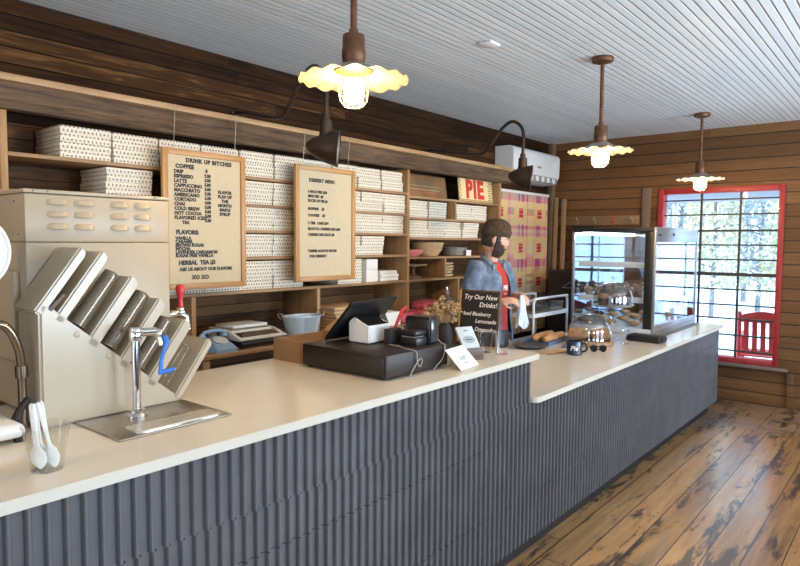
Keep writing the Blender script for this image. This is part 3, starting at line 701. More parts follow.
# ------------------------------------------------------------------ gooseneck lamps
def smooth(pts, n=6):
    P = [Vector(p) for p in pts]; out = []
    for i in range(len(P) - 1):
        p0, p1, p2, p3 = P[max(i - 1, 0)], P[i], P[i + 1], P[min(i + 2, len(P) - 1)]
        for k in range(n):
            t = k / n
            out.append(0.5 * ((2 * p1) + (p2 - p0) * t + (2 * p0 - 5 * p1 + 4 * p2 - p3) * t * t + (3 * p1 - p0 - 3 * p2 + p3) * t ** 3))
    out.append(P[-1]); return out
def gooseneck(x_end, z_top, y, axis, label):
    """y = 0 plane; arm starts on the cornice cap and swings out over the aisle"""
    t = thing('gooseneck_lamp', label, 'lamp', (0, y, 0), 0, 'gooseneck lamps on the cornice')
    MB().box(-3.46, -0.045, 2.469, -3.30, 0.045, 2.482, bev=0.003).build('base_plate', M['bronze'], t)
    MB().lathe([(0, 2.482), (0.030, 2.482), (0.030, 2.50), (0.015, 2.512), (0, 2.512)], c=(-3.38, 0, 0)).build('flange', M['bronze'], t)
    xe = x_end
    pts = [(-3.38, 0, 2.485), (-3.33, 0, 2.50), (-3.2, 0, 2.475), (xe - 0.42, 0, 2.425), (xe - 0.32, 0, 2.455), (xe - 0.20, 0, z_top - 0.06), (xe - 0.11, 0, z_top - 0.004), (xe - 0.04, 0, z_top - 0.03), (xe, 0, z_top - 0.10), (xe, 0, 2.39)]
    MB().tube(smooth(pts), 0.0125, 10).build('arm', M['bronze'], t)
    m = MB().lathe([(0, 2.395), (0.020, 2.395), (0.022, 2.365), (0.033, 2.36), (0.035, 2.30), (0.040, 2.27), (0.0, 2.27)], c=(xe, 0, 0), n=24)
    m.build('socket_cap', M['bronze'], t)
    # angled shade: closed tip to the wall side, mouth turned out to the room
    ax = Vector(axis).normalized()
    prof = [(0.012, -0.128), (0.030, -0.118), (0.055, -0.085), (0.083, -0.03), (0.100, 0.02), (0.112, 0.072), (0.117, 0.080), (0.115, 0.082), (0.109, 0.074), (0.097, 0.022), (0.080, -0.028), (0.052, -0.082), (0.028, -0.112), (0.004, -0.120)]
    R_ = ax.to_track_quat('Z', 'Y').to_matrix().to_4x4(); R_.translation = Vector((xe, 0, 2.215)); R_ = R_ @ Matrix.Scale(0.86, 4)
    MB().lathe(prof, n=36, M=R_).build('shade', M['bronze'], t)
    MB().lathe([(0.004, -0.1195), (0.027, -0.111), (0.051, -0.081), (0.079, -0.027), (0.096, 0.023), (0.108, 0.0735), (0.106, 0.0735), (0.094, 0.024), (0.077, -0.025), (0.049, -0.078), (0.026, -0.108), (0.003, -0.116)], n=36, M=R_).build('shade_lining', M['shade_in'], t)
    MB().ball((xe, 0, 2.20) , 0.032, sub=2).build('bulb', M['white_plastic'], t)
    return t
gooseneck(-2.44, 2.655, 4.47, (0.90, 0.44, -0.10), 'dark gooseneck lamp arching in front of the air conditioner')
gooseneck(-2.55, 2.67, 2.47, (0.76, 0.65, -0.10), 'dark gooseneck lamp above the dessert menu, behind the nearest pendant')

# ------------------------------------------------------------------ air conditioner, ceiling disc
ac = thing('air_conditioner', 'white split air conditioner high in the far left corner', 'air conditioner', (-3.67, 6.87, 2.43))
m = MB().prism([(XL, 2.79), (-3.60, 2.79), (-3.565, 2.775), (-3.545, 2.74), (-3.55, 2.52), (-3.60, 2.43), (XL, 2.42)], 'y', 6.29, 7.44)
bmesh.ops.bevel(m.bm, geom=[e for e in m.bm.edges if abs(e.verts[0].co.y - e.verts[1].co.y) < 1e-5], offset=0.006, segments=2, affect='EDGES')
m.build('housing', M['ac'], ac)
MB().box(-3.575, 6.36, 2.428, -3.548, 7.37, 2.500, M=None).build('outlet_slot', M['grey'], ac)
for k in range(7): MB().box(-3.560, 6.40 + k * 0.14, 2.435, -3.542, 6.47 + k * 0.14, 2.492, bev=0.003).build('louvre', M['ac'], ac)
MB().box(-3.548, 6.86, 2.585, -3.538, 6.94, 2.605).build('badge', M['grey'], ac)
MB().box(-3.547, 7.28, 2.635, -3.540, 7.33, 2.675, bev=0.002).build('display', M['white_plastic'], ac)
tag(MB().box(-2.25, 3.52, 2.958, -2.16, 3.64, ZC, bev=0.006).build('ceiling_vent', M['white_plastic']), 'small white plate on the pale ceiling', 'ceiling plate')

# ------------------------------------------------------------------ hanging blanket and leaning boards
def cloth(name, mat, y0, y1, z0, z1, x, label, cat):
    m = MB(); ny, nz = 40, 24; g = []
    for thick in (0, 0.006):
        rows = []
        for j in range(nz + 1):
            rows.append([m.bm.verts.new((x + thick + 0.008 * math.sin(i * 0.55 + 0.3 * math.sin(j * .3)) * (0.4 + 0.6 * (1 - j / nz)), y0 + (y1 - y0) * i / ny, z0 + (z1 - z0) * j / nz)) for i in range(ny + 1)])
        g.append(rows)
    for q, rows in enumerate(g):
        for j in range(nz):
            for i in range(ny):
                m.bm.faces.new((rows[j][i], rows[j][i + 1], rows[j + 1][i + 1], rows[j + 1][i]))
    a, b = g
    for j in range(nz):
        m.bm.faces.new((a[j][0], a[j + 1][0], b[j + 1][0], b[j][0])); m.bm.faces.new((a[j][ny], b[j][ny], b[j + 1][ny], a[j + 1][ny]))
    for i in range(ny):
        m.bm.faces.new((a[0][i], b[0][i], b[0][i + 1], a[0][i + 1])); m.bm.faces.new((a[nz][i], a[nz][i + 1], b[nz][i + 1], b[nz][i]))
    return m
bl = thing('wall_blanket', 'patterned woven blanket in tan, red and pink hung on the wall behind the man', 'blanket', (-3.75, 6.98, 0.62))
cloth('wall_blanket', None, 6.40, 7.56, 0.62, 2.30, -3.765, '', '').build('woven_panel', M['rug'], bl, ang=60)
MB().box(XL + 0.006, 6.38, 2.295, -3.745, 7.58, 2.325, bev=0.004).build('hanging_batten', M['white_plastic'], bl)
LB = wood('leaning_board', (0.20, 0.12, 0.06), (0.42, 0.28, 0.15), 'z', 0.6)
for (x, top, lab, wdt) in ((-3.672, 2.29, 'tall narrow wooden board leaning in the corner, nearest the blanket', 0.050), (-3.565, 2.27, 'tall narrow wooden board leaning in the corner, beside the peg rail', 0.055)):
    m = MB(); m.box(-wdt / 2, -0.012, 0, wdt / 2, 0.012, top, bev=0.003)
    R_ = Matrix.Rotation(-0.028, 4, 'X')
    bmesh.ops.transform(m.bm, matrix=Matrix.Translation((x, 7.565, 0.0005)) @ R_, verts=m.bm.verts[:])
    tag(m.build('wooden_board', LB), lab, 'board', 'boards leaning in the corner')

# ------------------------------------------------------------------ signs on the far bay
ps = thing('painted_sign', 'cream sign with big red letters PIE leaning on the top shelf', 'sign', (-3.47, 5.43, 2.1055), (0, -0.10, 0))
ps.scale = (1.0, 1.08, 1.12)
MB().box(-0.008, -0.28, 0, 0.008, 0.28, 0.235, bev=0.002).build('sign_panel', M['yellow_print'], ps)
m = MB(); me = text_mesh('PIE', 0.215, 0.010, 'CENTER', 0.002, 1.12)
m.mesh(me, FACE_X(0.010, -0.03, 0.038)); m.build('lettering', M['red_print'], ps, recalc=False)
m = MB()
for k in range(26):
    y = -0.27 + k * 0.0216
    m.box(0.008, y, 0.218 + 0.006 * (k % 2), 0.0095, y + 0.011, 0.228 + 0.006 * (k % 2)); m.box(0.008, y, 0.006 + 0.006 * (k % 2), 0.0095, y + 0.011, 0.016 + 0.006 * (k % 2))
for k in range(9):
    for y in (0.20, 0.225, 0.25, -0.275): m.box(0.008, y + 0.012 * (k % 2), 0.022 + k * 0.0215, 0.0095, y + 0.011 + 0.012 * (k % 2), 0.034 + k * 0.0215)
m.build('dotted_border', M['black_letter'], ps)
cp = thing('crate_panel', 'faded brown crate panel with worn orange print on the top shelf', 'panel', (-3.55, 4.665, 2.1055), (0, -0.16, 0))
MB().box(-0.01, -0.365, 0, 0.01, 0.365, 0.215, bev=0.003).build('panel', M['old_print'], cp)
m = MB()
m.box(0.010, -0.19, 0.045, 0.0115, 0.29, 0.062); m.box(0.010, -0.20, 0.02, 0.0115, 0.30, 0.030); m.box(0.010, -0.20, 0.185, 0.0115, 0.10, 0.192)
m.ball((0.010, 0.29, 0.15), 0.028, 0.06, 1, 1)
m.build('worn_print', M['orange_print'], cp)
m = MB()
m.box(0.010, -0.2, 0.075, 0.0112, 0.25, 0.082); m.box(0.010, -0.2, 0.108, 0.0112, 0.25, 0.113)
m.build('worn_lines', M['kraft'], cp)
# ================================================================== things on the raised counter
ZH, ZL = 1.1185, 0.8905
# ---- white ice machine
im = thing('ice_machine', 'big white metal ice machine with louvred vents at the left end of the counter', 'ice machine', (-2.46, 1.08, ZH))
IX0, IX1, IY0, IY1, IT = -2.66, -2.25, 0.835, 1.345, 1.868
MB().box(IX0, IY0, ZH + 0.012, IX1, IY1, 1.6945, bev=0.006).build('lower_housing', M['white_metal'], im)
MB().box(IX0, IY0, 1.695, IX1, IY1, IT - 0.014, bev=0.006).build('upper_housing', M['white_metal'], im)
MB().box(IX0 - 0.004, IY0 - 0.004, IT - 0.013, IX1 + 0.006, IY1 + 0.004, IT, bev=0.004).build('top_cover', M['white_metal'], im)
for (y0, y1) in ((0.902, 0.972), (0.990, 1.060), (1.116, 1.186), (1.204, 1.274)):
    for z in (1.828, 1.787, 1.746):
        m = MB()
        pr = [(0.0, 0.013), (0.006, 0.010), (0.012, -0.006), (0.010, -0.010), (0.0, -0.010)]
        n = 8; rings = []
        for i in range(n + 1):
            t = i / n; k = min(1.0, 4.5 * min(t, 1 - t) + 0.12)
            rings.append([Vector((IX1 - 0.0005 + p[0] * k, y0 + (y1 - y0) * t, z + p[1] * (0.5 + 0.5 * k))) for p in pr])
        m.ring_surface(rings); m.build('vent_louvre', M['white_metal'], im)
for (x, y) in ((IX1 + 0.003, 0.905), (IX1 + 0.003, 1.285), (IX1 + 0.003, 0.86)):
    MB().ball((x + 0.003, y, IT - 0.006), 0.004, sub=1).build('screw', M['grey'], im)
for (x, z) in ((-2.30, 1.72), (-2.345, 1.72), (-2.33, 1.83)):
    MB().ball((x, IY0 - 0.001, z), 0.005, sub=1).build('screw', M['grey'], im)
for (x, y) in ((IX0 + 0.03, IY0 + 0.03), (IX1 - 0.03, IY0 + 0.03), (IX1 - 0.03, IY1 - 0.03), (IX0 + 0.03, IY1 - 0.03)):
    MB().cyl((x, y, ZH), (x, y, ZH + 0.014), 0.015).build('foot', M['black'], im)
# hinged lid on its near side
MB().box(-2.60, IY0 - 0.022, 1.30, -2.30, IY0 - 0.001, 1.60, bev=0.006).build('side_hatch', M['white_metal'], im)
# draft tap with the red handle on the far side
tp = MB().cyl((-2.33, IY1, 1.405), (-2.33, IY1 + 0.045, 1.405), 0.016).build('tap_body', M['chrome'], im)
m = MB().tube([(-2.33, 1.395, 1.41), (-2.325, 1.43, 1.412), (-2.31, 1.452, 1.395), (-2.305, 1.458, 1.345)], [0.014, 0.014, 0.012, 0.010], 12)
m.lathe([(0, 1.40), (0.016, 1.40), (0.020, 1.415), (0.014, 1.432), (0, 1.432)], c=(-2.325, 1.435, 0)); m.build('tap_spout', M['chrome'], im)
MB().lathe([(0, 1.432), (0.010, 1.432), (0.012, 1.45), (0.009, 1.465), (0.016, 1.49), (0.019, 1.512), (0.013, 1.525), (0, 1.527)], c=(-2.325, 1.435, 0)).build('tap_handle', M['red_plastic'], im)

# ---- lid dispenser with slanted slots
ld = thing('lid_dispenser', 'milky plastic lid dispenser with slanted slots in front of the ice machine', 'dispenser', (-2.14, 1.04, ZH))
DX0, DX1 = -2.235, -2.07
A = Vector((0.866, 1.466)); B = Vector((1.266, 1.140)); dv = (B - A) / 4.0
fd = Vector((0.145, 0.196)); fdn = fd.normalized(); pd = Vector((fdn.y, -fdn.x))
poly = [(0.800, ZH), (0.800, 1.515), (0.835, 1.500), (A.x, A.y), (B.x, B.y), (1.272, ZH)]
m = MB().prism(poly, 'x', DX0, DX1)
bmesh.ops.bevel(m.bm, geom=m.bm.edges[:], offset=0.008, segments=2, affect='EDGES'); m.build('body', M['acrylic'], ld)
def fin(p, ln, wd, nm='divider'):
    q = [p - pd * wd / 2 - fdn * 0.03, p + pd * wd / 2 - fdn * (0.03 if p.y > 1.2 else 0.005), p + pd * wd / 2 + fdn * (ln - 0.01), p + pd * (wd / 2 - 0.012) + fdn * ln, p - pd * wd / 2 + fdn * ln]
    m = MB().prism([(a.x, max(a.y, ZH + 0.001)) for a in q], 'x', DX0, DX1)
    bmesh.ops.bevel(m.bm, geom=m.bm.edges[:], offset=0.006, segments=2, affect='EDGES')
    return m.build(nm, M['acrylic'], ld)
fin(Vector((0.815, 1.50)), 0.215, 0.030, 'back_fin'); fin(Vector((0.872, 1.470)), 0.235, 0.034)
for k in (1, 2, 3): fin(A + dv * k + Vector((0.006, -0.002)), 0.235, 0.042)
fin(B, 0.235, 0.028)
for k in range(4):   # the back wall of every slot
    c = A + dv * (k + 0.5)
    q = [c - pd * 0.052 - fdn * 0.02, c + pd * 0.052 - fdn * 0.02, c + pd * 0.052 + fdn * 0.16, c - pd * 0.052 + fdn * 0.16]
    MB().prism([tuple(a) for a in q], 'x', DX0, DX0 + 0.008).build('slot_back', M['acrylic'], ld)
for k in range(3):
    p = A + dv * (k + 0.55); MB().ball((DX1 - 0.004, p.x - 0.01, p.y - 0.018), 0.014, 0.5, 1, 1).build('rivet', M['acrylic'], ld)
m = MB().prism([(0.826, 1.49), (0.872, 1.535), (0.880, 1.530), (0.836, 1.482)], 'x', DX1 - 0.001, DX1 + 0.001); m.build('hand_slot', M['wood_dark'], ld)
for k in range(4):   # stacks of lids lying in the slots
    c = A + dv * (k + 0.5) + Vector((0.004, 0.0))
    ln = (0.205, 0.215, 0.195, 0.160)[k]; r = 0.0275
    prof = [(0, 0.0)]
    n = 26
    for i in range(n):
        z = 0.004 + (ln - 0.008) * i / n; dz = (ln - 0.008) / n
        prof += [(r, z), (r, z + dz * 0.55), (r * 0.93, z + dz * 0.6), (r * 0.93, z + dz * 0.95)]
    prof += [(r, ln), (r * 0.6, ln + 0.006), (0, ln + 0.006)]
    ax = Vector((0, fdn.x, fdn.y)); R_ = ax.to_track_quat('Z', 'Y').to_matrix().to_4x4()
    st = c + fdn * 0.001; R_.translation = Vector((DX1 - 0.029, st.x, st.y))
    o = MB().lathe(prof, n=28, M=R_).build('lid_stack', M['lid'] if k < 3 else M['clear'])
    tag(o, ('sleeve of smoked plastic lids in the topmost slanted slot', 'sleeve of smoked plastic lids in the second slanted slot from the top', 'sleeve of smoked plastic lids in the third slanted slot, behind the blue lever', 'sleeve of clear plastic lids in the lowest slanted slot')[k], 'lids', 'lid sleeves in the dispenser')

# ---- drip tray and the water tap with the blue lever
dt = thing('drip_tray', 'flat steel drip tray set in the counter below the chrome tap', 'tray', (-1.93, 1.09, ZH))
MB().box(-2.075, 0.895, ZH, -1.778, 1.285, ZH + 0.006, bev=0.003).build('tray_plate', M['steel'], dt)
P = []
for (cx, cy, a) in ((-1.815, 0.985, -PI / 2), (-1.815, 1.235, 0), (-1.865, 1.235, PI / 2), (-1.865, 0.985, PI)):
    for i in range(6): P.append((cx + 0.025 * math.cos(a + i * PI / 10), cy + 0.025 * math.sin(a + i * PI / 10)))
MB().prism(P, 'z', ZH + 0.004, ZH + 0.0085).build('grate_rim', M['chrome'], dt)
P2 = [(-1.84 + (x + 1.84) * 0.80, 1.11 + (y - 1.11) * 0.95) for x, y in P]
MB().prism(P2, 'z', ZH + 0.0086, ZH + 0.0105).build('grate', plain('tray_grate', (0.60, 0.54, 0.44), 0.35, 0.6, var=0.1, scale=60), dt)
wt = thing('water_tap', 'chrome column tap with bright blue lever standing on the drip tray', 'tap', (-1.985, 1.06, ZH + 0.0062))
z0 = ZH + 0.0062
MB().lathe([(0, z0), (0.034, z0), (0.034, z0 + 0.006), (0.026, z0 + 0.014), (0.026, z0 + 0.022), (0.015, z0 + 0.027), (0, z0 + 0.027)], c=(-1.985, 1.06, 0), n=24).build('base_flange', M['chrome'], wt)
MB().cyl((-1.985, 1.06, z0 + 0.02), (-1.985, 1.06, 1.395), 0.0135, n=20).build('column', M['chrome'], wt)
m = MB().lathe([(0, 1.375), (0.019, 1.375), (0.021, 1.385), (0.021, 1.412), (0.015, 1.420), (0, 1.420)], c=(-1.985, 1.06, 0), n=24)
m.cyl((-1.985, 1.07, 1.400), (-1.975, 1.125, 1.400), 0.014); m.ball((-1.975, 1.135, 1.392), 0.017)
m.tube([(-1.975, 1.135, 1.392), (-1.968, 1.138, 1.37), (-1.965, 1.138, 1.352)], [0.012, 0.011, 0.009], 12)
m.build('tap_head', M['chrome'], wt)
m = MB().tube([(-1.957, 1.148, 1.385), (-1.950, 1.152, 1.365), (-1.952, 1.140, 1.335), (-1.952, 1.130, 1.30), (-1.952, 1.128, 1.268)], [0.009, 0.010, 0.007, 0.0065, 0.008], 10)
m.tube([(-1.952, 1.120, 1.264), (-1.945, 1.150, 1.268), (-1.94, 1.175, 1.272)], [0.008, 0.0085, 0.006], 10)
m.build('lever', M['blue_plastic'], wt)

# ---- clear cup full of plastic spoons
def cup_profile(r0, r1, h, t=0.0015):
    return [(0, 0), (r0, 0), (r1, h), (r1 + 0.003, h + 0.001), (r1 + 0.003, h + 0.004), (r1, h + 0.004), (r1 - t, h), (r0 - t, t), (0, t)]
sc_ = tag(MB().lathe(cup_profile(0.038, 0.055, 0.112), c=(-1.705, 0.668, ZH), n=32).build('plastic_cup', M['clear']), 'clear plastic cup holding white spoons at the left end of the counter', 'cup')
def spoon(p, q, face, lab):
    """p bowl end, q handle end"""
    p, q = Vector(p), Vector(q); d = (q - p).normalized(); f = Vector(face); f = (f - d * f.dot(d)).normalized(); s_ = d.cross(f)
    L_ = (q - p).length; rings = []
    for t, wd, th, dep in ((0.0, 0.003, 0.002, 0.000), (0.05, 0.011, 0.002, -0.003), (0.14, 0.0165, 0.002, -0.005), (0.24, 0.014, 0.002, -0.003), (0.31, 0.006, 0.0025, 0), (0.36, 0.0038, 0.0025, 0), (0.6, 0.0042, 0.0025, 0.002), (0.95, 0.0058, 0.0022, 0), (1.0, 0.003, 0.002, 0)):
        c = p + d * (L_ * t) + f * dep
        rings.append([c + s_ * (wd * math.cos(a * PI / 5)) + f * (th * math.sin(a * PI / 5)) for a in range(10)])
    o = MB(); o.ring_surface(rings); return tag(o.build('plastic_spoon', M['white_plastic']), lab, 'spoon', 'white spoons in the clear cup')
spoon((-1.690, 0.682, ZH + 0.006), (-1.722, 0.656, ZH + 0.172), (0.8, -0.5, 0.2), 'white plastic spoon standing bowl down at the front of the cup')
for k, (dx, dy, h) in enumerate(((-0.022, 0.000, 0.166), (-0.010, 0.020, 0.172), (-0.024, -0.018, 0.168), (0.004, -0.019, 0.170))):
    spoon((-1.703 + dx * 0.9, 0.668 + dy * 0.9, ZH + 0.007), (-1.726 + dx * 0.55, 0.657 + dy * 0.55, ZH + h), (0.75, -0.6, 0.1), 'white plastic spoon bunched in the clear cup behind the front spoon')

# ---- white appliance at the left edge of the frame
ap = thing('milkshake_mixer', 'white rounded appliance with bent copper pipe at the left edge', 'appliance', (-2.12, 0.63, ZH))
m = MB().box(-2.27, 0.50, ZH + 0.012, -1.985, 0.728, ZH + 0.055, bev=0.022, seg=4); m.build('base', M['white_plastic'], ap)
m = MB().loft([(ZH + 0.05, -2.12, 0.585, 0.10, 0.095), (ZH + 0.12, -2.12, 0.575, 0.085, 0.10), (1.42, -2.12, 0.57, 0.08, 0.095), (1.62, -2.11, 0.57, 0.10, 0.10), (1.80, -2.11, 0.57, 0.10, 0.10), (1.83, -2.11, 0.57, 0.06, 0.06)]); m.build('body', M['white_plastic'], ap)
m = MB().lathe([(0, -0.012), (0.108, -0.012), (0.112, -0.006), (0.112, 0.004), (0.104, 0.010), (0.100, 0.006), (0, 0.006)], n=40, M=basis((0, 1, 0), (0, 0, 1), (-2.0, 0.592, 1.668))); dm = m.build('round_cover', M['white_plastic'], ap)
MB().lathe([(0, 0.0065), (0.098, 0.0065), (0.098, 0.008), (0, 0.008)], n=40, M=basis((0, 1, 0), (0, 0, 1), (-2.0, 0.592, 1.668))).build('cover_face', plain('cover_grey', (0.62, 0.62, 0.60), 0.3), dm)
for (x, y) in ((-2.22, 0.53), (-2.01, 0.53), (-2.01, 0.715), (-2.22, 0.715)): MB().cyl((x, y, ZH), (x, y, ZH + 0.014), 0.016).build('foot', M['black'], ap)
stm = thing('steam_pipe', 'bent copper pipe with black handle in front of the ice machine', 'pipe', (-2.12, 0.772, ZH))
MB().tube(smooth([(-2.10, 0.69, 1.455), (-2.10, 0.715, 1.447), (-2.10, 0.735, 1.42), (-2.105, 0.756, 1.36), (-2.11, 0.762, 1.28), (-2.11, 0.762, 1.14)]), 0.0125, 12).build('pipe', M['copper'], stm)
MB().lathe([(0, ZH), (0.03, ZH), (0.03, ZH + 0.012), (0.018, ZH + 0.024), (0, ZH + 0.024)], c=(-2.11, 0.762, 0), n=24).build('foot', M['copper'], stm)
MB().cyl((-2.11, 0.762, 1.285), (-2.11, 0.762, 1.32), 0.018, n=18).build('collar', M['copper'], stm)
MB().tube([(-2.10, 0.772, 1.215), (-2.08, 0.745, 1.195), (-2.065, 0.725, 1.165)], [0.012, 0.011, 0.014], 10).build('handle', M['black'], stm)

# ---- till: cash drawer, tablet on stand, card terminal, printer
dr = thing('cash_drawer', 'wide dark brown metal cash drawer on the raised counter', 'cash drawer', (-1.98, 2.235, ZH))
DT = 1.226
MB().box(-2.242, 2.018, ZH + 0.010, -1.722, 2.462, DT, bev=0.004).build('housing', M['drawer'], dr)
MB().box(-2.225, 2.008, ZH + 0.018, -1.735, 2.017, DT - 0.014, bev=0.002).build('drawer_front', M['drawer'], dr)
for (x, y) in ((-2.21, 2.05), (-1.755, 2.05), (-1.755, 2.43), (-2.21, 2.43)): MB().cyl((x, y, ZH), (x, y, ZH + 0.011), 0.016).build('foot', M['black'], dr)
tb = thing('tablet_till', 'black tablet till tilted toward the aisle on the cash drawer', 'tablet', (-2.12, 2.32, DT))
def slab(c00, c10, c11, c01, th):
    a, b, c, d = (Vector(p) for p in (c00, c10, c11, c01)); n = (b - a).cross(d - a).normalized() * th
    m = MB(); m.ring_surface([[a, b, c, d], [a + n, b + n, c + n, d + n]])
    bmesh.ops.bevel(m.bm, geom=m.bm.edges[:], offset=min(0.004, th * 0.4), segments=2, affect='EDGES'); return m
slab((-2.222, 2.135, 1.238), (-2.222, 2.470, 1.238), (-2.045, 2.470, 1.436), (-2.045, 2.135, 1.424), 0.014).build('tablet_shell', M['black'], tb)
slab((-2.228, 2.150, 1.246), (-2.228, 2.455, 1.246), (-2.058, 2.455, 1.434), (-2.058, 2.150, 1.422), 0.003).build('screen', M['screen'], tb)
m = MB().prism([(-2.20, DT), (-2.03, DT), (-2.02, DT + 0.012), (-2.075, 1.345), (-2.105, 1.345), (-2.19, 1.262)], 'y', 2.375, 2.42); m.build('stand', M['black'], tb)
cr = thing('card_terminal', 'white block card terminal with dark slanted top on the cash drawer', 'card terminal', (-2.035, 2.275, DT), 0.06)
m = MB().prism([(-0.078, 0.004), (0.050, 0.004), (0.050, 0.086), (0.020, 0.088), (-0.045, 0.122), (-0.078, 0.100)], 'y', -0.082, 0.082)
bmesh.ops.bevel(m.bm, geom=m.bm.edges[:], offset=0.006, segments=3, affect='EDGES'); m.build('body', M['white_plastic'], cr)
m = MB().prism([(-0.040, 0.1235), (0.014, 0.0945), (0.046, 0.0905), (0.046, 0.088), (0.015, 0.0875), (-0.042, 0.118)], 'y', -0.072, 0.072); m.build('screen', M['screen'], cr)
MB().box(-0.07, -0.075, 0, 0.045, 0.075, 0.005).build('foot_pad', M['black'], cr)
rp = thing('receipt_printer', 'tall black receipt printer with grey side at the back of the till', 'printer', (-1.82, 2.40, DT))
MB().box(-1.920, 2.385, DT + 0.002, -1.775, 2.455, 1.345, bev=0.006).build('housing', M['black'], rp)
MB().box(-1.7745, 2.390, DT + 0.010, -1.766, 2.450, 1.340, bev=0.003).build('side_panel', plain('printer_side', (0.05, 0.048, 0.048), 0.18), rp)
MB().box(-1.915, 2.39, 1.3455, -1.78, 2.45, 1.352, bev=0.002).build('paper_lid', M['black'], rp)
cd = thing('card_reader_dock', 'low black two tier card reader dock in front of the receipt printer', 'card reader', (-1.83, 2.325, DT))
MB().box(-1.880, 2.290, DT, -1.775, 2.370, DT + 0.040, bev=0.006).build('dock', M['black'], cd)
MB().box(-1.882, 2.285, DT + 0.044, -1.778, 2.372, DT + 0.073, bev=0.010, seg=3).build('reader', M['black'], cd)
MB().box(-1.865, 2.292, DT + 0.039, -1.79, 2.365, DT + 0.045).build('spacer', M['grey'], cd)
sp = tag(MB().box(-1.945, 2.255, DT + 0.0005, -1.905, 2.345, DT + 0.072, bev=0.005).build('power_adapter', M['black_matte']), 'small black box between card terminal and card reader', 'adapter')
pen = tag(MB().tube([(-1.985, 2.362, DT + 0.005), (-1.972, 2.369, DT + 0.06), (-1.945, 2.395, DT + 0.150), (-1.93, 2.412, DT + 0.168)], [0.004, 0.007, 0.010, 0.006], 10).build('red_stylus', M['red_plastic']), 'red pen leaning behind the card terminal', 'pen')
tag(MB().tube(smooth([(-1.90, 2.243, DT + 0.004), (-1.84, 2.235, DT + 0.004), (-1.765, 2.20, DT + 0.004), (-1.716, 2.21, DT - 0.004), (-1.712, 2.215, 1.175), (-1.712, 2.235, 1.152), (-1.712, 2.250, 1.175), (-1.712, 2.235, 1.188), (-1.712, 2.19, 1.15), (-1.708, 2.16, ZH + 0.004)]), 0.0028, 8).build('cable', M['cable']), 'grey cable looping over the corner of the cash drawer', 'cable')
tag(MB().tube(smooth([(-1.770, 2.445, DT + 0.02), (-1.745, 2.44, DT + 0.006), (-1.716, 2.43, DT - 0.004), (-1.712, 2.41, 1.17), (-1.715, 2.37, 1.14), (-1.714, 2.34, ZH + 0.004)]), 0.0025, 8).build('cable', M['cable']), 'grey cable hanging down the side of the cash drawer by the printer', 'cable')
tag(MB().tube(smooth([(-1.895, 2.36, DT + 0.005), (-1.91, 2.368, DT + 0.005), (-1.955, 2.385, DT + 0.03), (-1.945, 2.40, DT + 0.075), (-1.95, 2.43, DT + 0.04), (-1.96, 2.45, DT + 0.004)]), 0.004, 8).build('cable', M['cable']), 'coiled pale cable behind the small black box', 'cable')

# ---- counter cards, cups, chalkboard, dried flowers
R_ = basis((0.25, 0.97, 0), (-0.42, 0.10, 0.90), (-1.615, 2.435, ZH + 0.001))
tc = thing('tent_card', 'small white card leaning beside the till with printed arch', 'card', (-1.66, 2.50, ZH), (0, 0, 0))
tc.location = (0, 0, 0); tc.rotation_euler = (0, 0, 0)
R_ = basis((-0.13, 0.99, 0), (-0.70, 0.0, 0.71), (-1.607, 2.408, ZH + 0.0015))
R_c = R_.copy()
bk = MB(); bk.box(0, 0, -0.0012, 0.188, 0.123, 0.0, M=R_); bk.build('card_face', M['paper'], tc)
top = R_ @ Vector((0.094, 0.110, -0.0015)); back = Vector((top.x - 0.030, top.y, ZH + 0.001))
tdir = Vector((-0.13, 0.99, 0)).normalized()
m = MB(); a = top - tdir * 0.03; b = top + tdir * 0.03
m.ring_surface([[a, b, back + tdir * 0.03, back - tdir * 0.03], [p - Vector((0.001, -0.0005, 0.001)) for p in (a, b, back + tdir * 0.03, back - tdir * 0.03)]]); m.build('card_strut', M['paper'], tc)
m = MB()
for i in range(13):
    a = PI * i / 12
    for r in (0.036,): m.box(0.094 + r * math.cos(a) - 0.002, 0.062 + r * math.sin(a) * 0.9 - 0.002, 0.0002, 0.094 + r * math.cos(a) + 0.002, 0.062 + r * math.sin(a) * 0.9 + 0.002, 0.0008, M=R_)
m.mesh(text_mesh('LOST', 0.026, 0.0008, 'CENTER', 0.0004), R_ @ Matrix.Translation((0.094, 0.050, 0.0006)))
m.mesh(text_mesh('P I E S', 0.015, 0.0004, 'CENTER', 0.0004), R_ @ Matrix.Translation((0.094, 0.026, 0.0006)))
m.build('printing', M['green_grey'], tc, recalc=False)
tbx = thing('card_box', 'small dark wooden box holding pale cards beside the clear cups', 'box', (-1.764, 2.695, ZH), 1.2)
bx = MB()
for b in ((-0.06, -0.055, 0, 0.06, 0.055, 0.006), (-0.06, -0.055, 0.006, 0.06, -0.048, 0.062), (-0.06, 0.048, 0.006, 0.06, 0.055, 0.085), (-0.06, -0.048, 0.006, -0.053, 0.048, 0.075), (0.053, -0.048, 0.006, 0.06, 0.048, 0.075)): bx.box(*b, bev=0.001)
bx.build('box', M['wood_dark'], tbx)
cdm = basis((1, 0, 0), (0, 0.62, 0.78), (0, -0.044, 0.058))
MB().box(-0.050, 0, -0.014, 0.050, 0.128, 0.0, bev=0.001, M=cdm).build('cards', M['sage'], tbx)
m = MB(); P = [(0.036 * math.cos(2 * PI * k / 28) * (1 + 0.06 * math.cos(8 * PI * k / 14)), 0.052 + 0.021 * math.sin(2 * PI * k / 28)) for k in range(28)]
m.prism(P, 'z', 0.0003, 0.0010, M=cdm); m.build('oval_emblem', M['green_grey'], tbx)
m = MB(); m.box(-0.012, 0.102, 0.0003, 0.012, 0.106, 0.0009, M=cdm); m.box(-0.02, 0.050, 0.0011, 0.02, 0.054, 0.0014, M=cdm); m.build('printed_line', M['black_letter'], tbx)
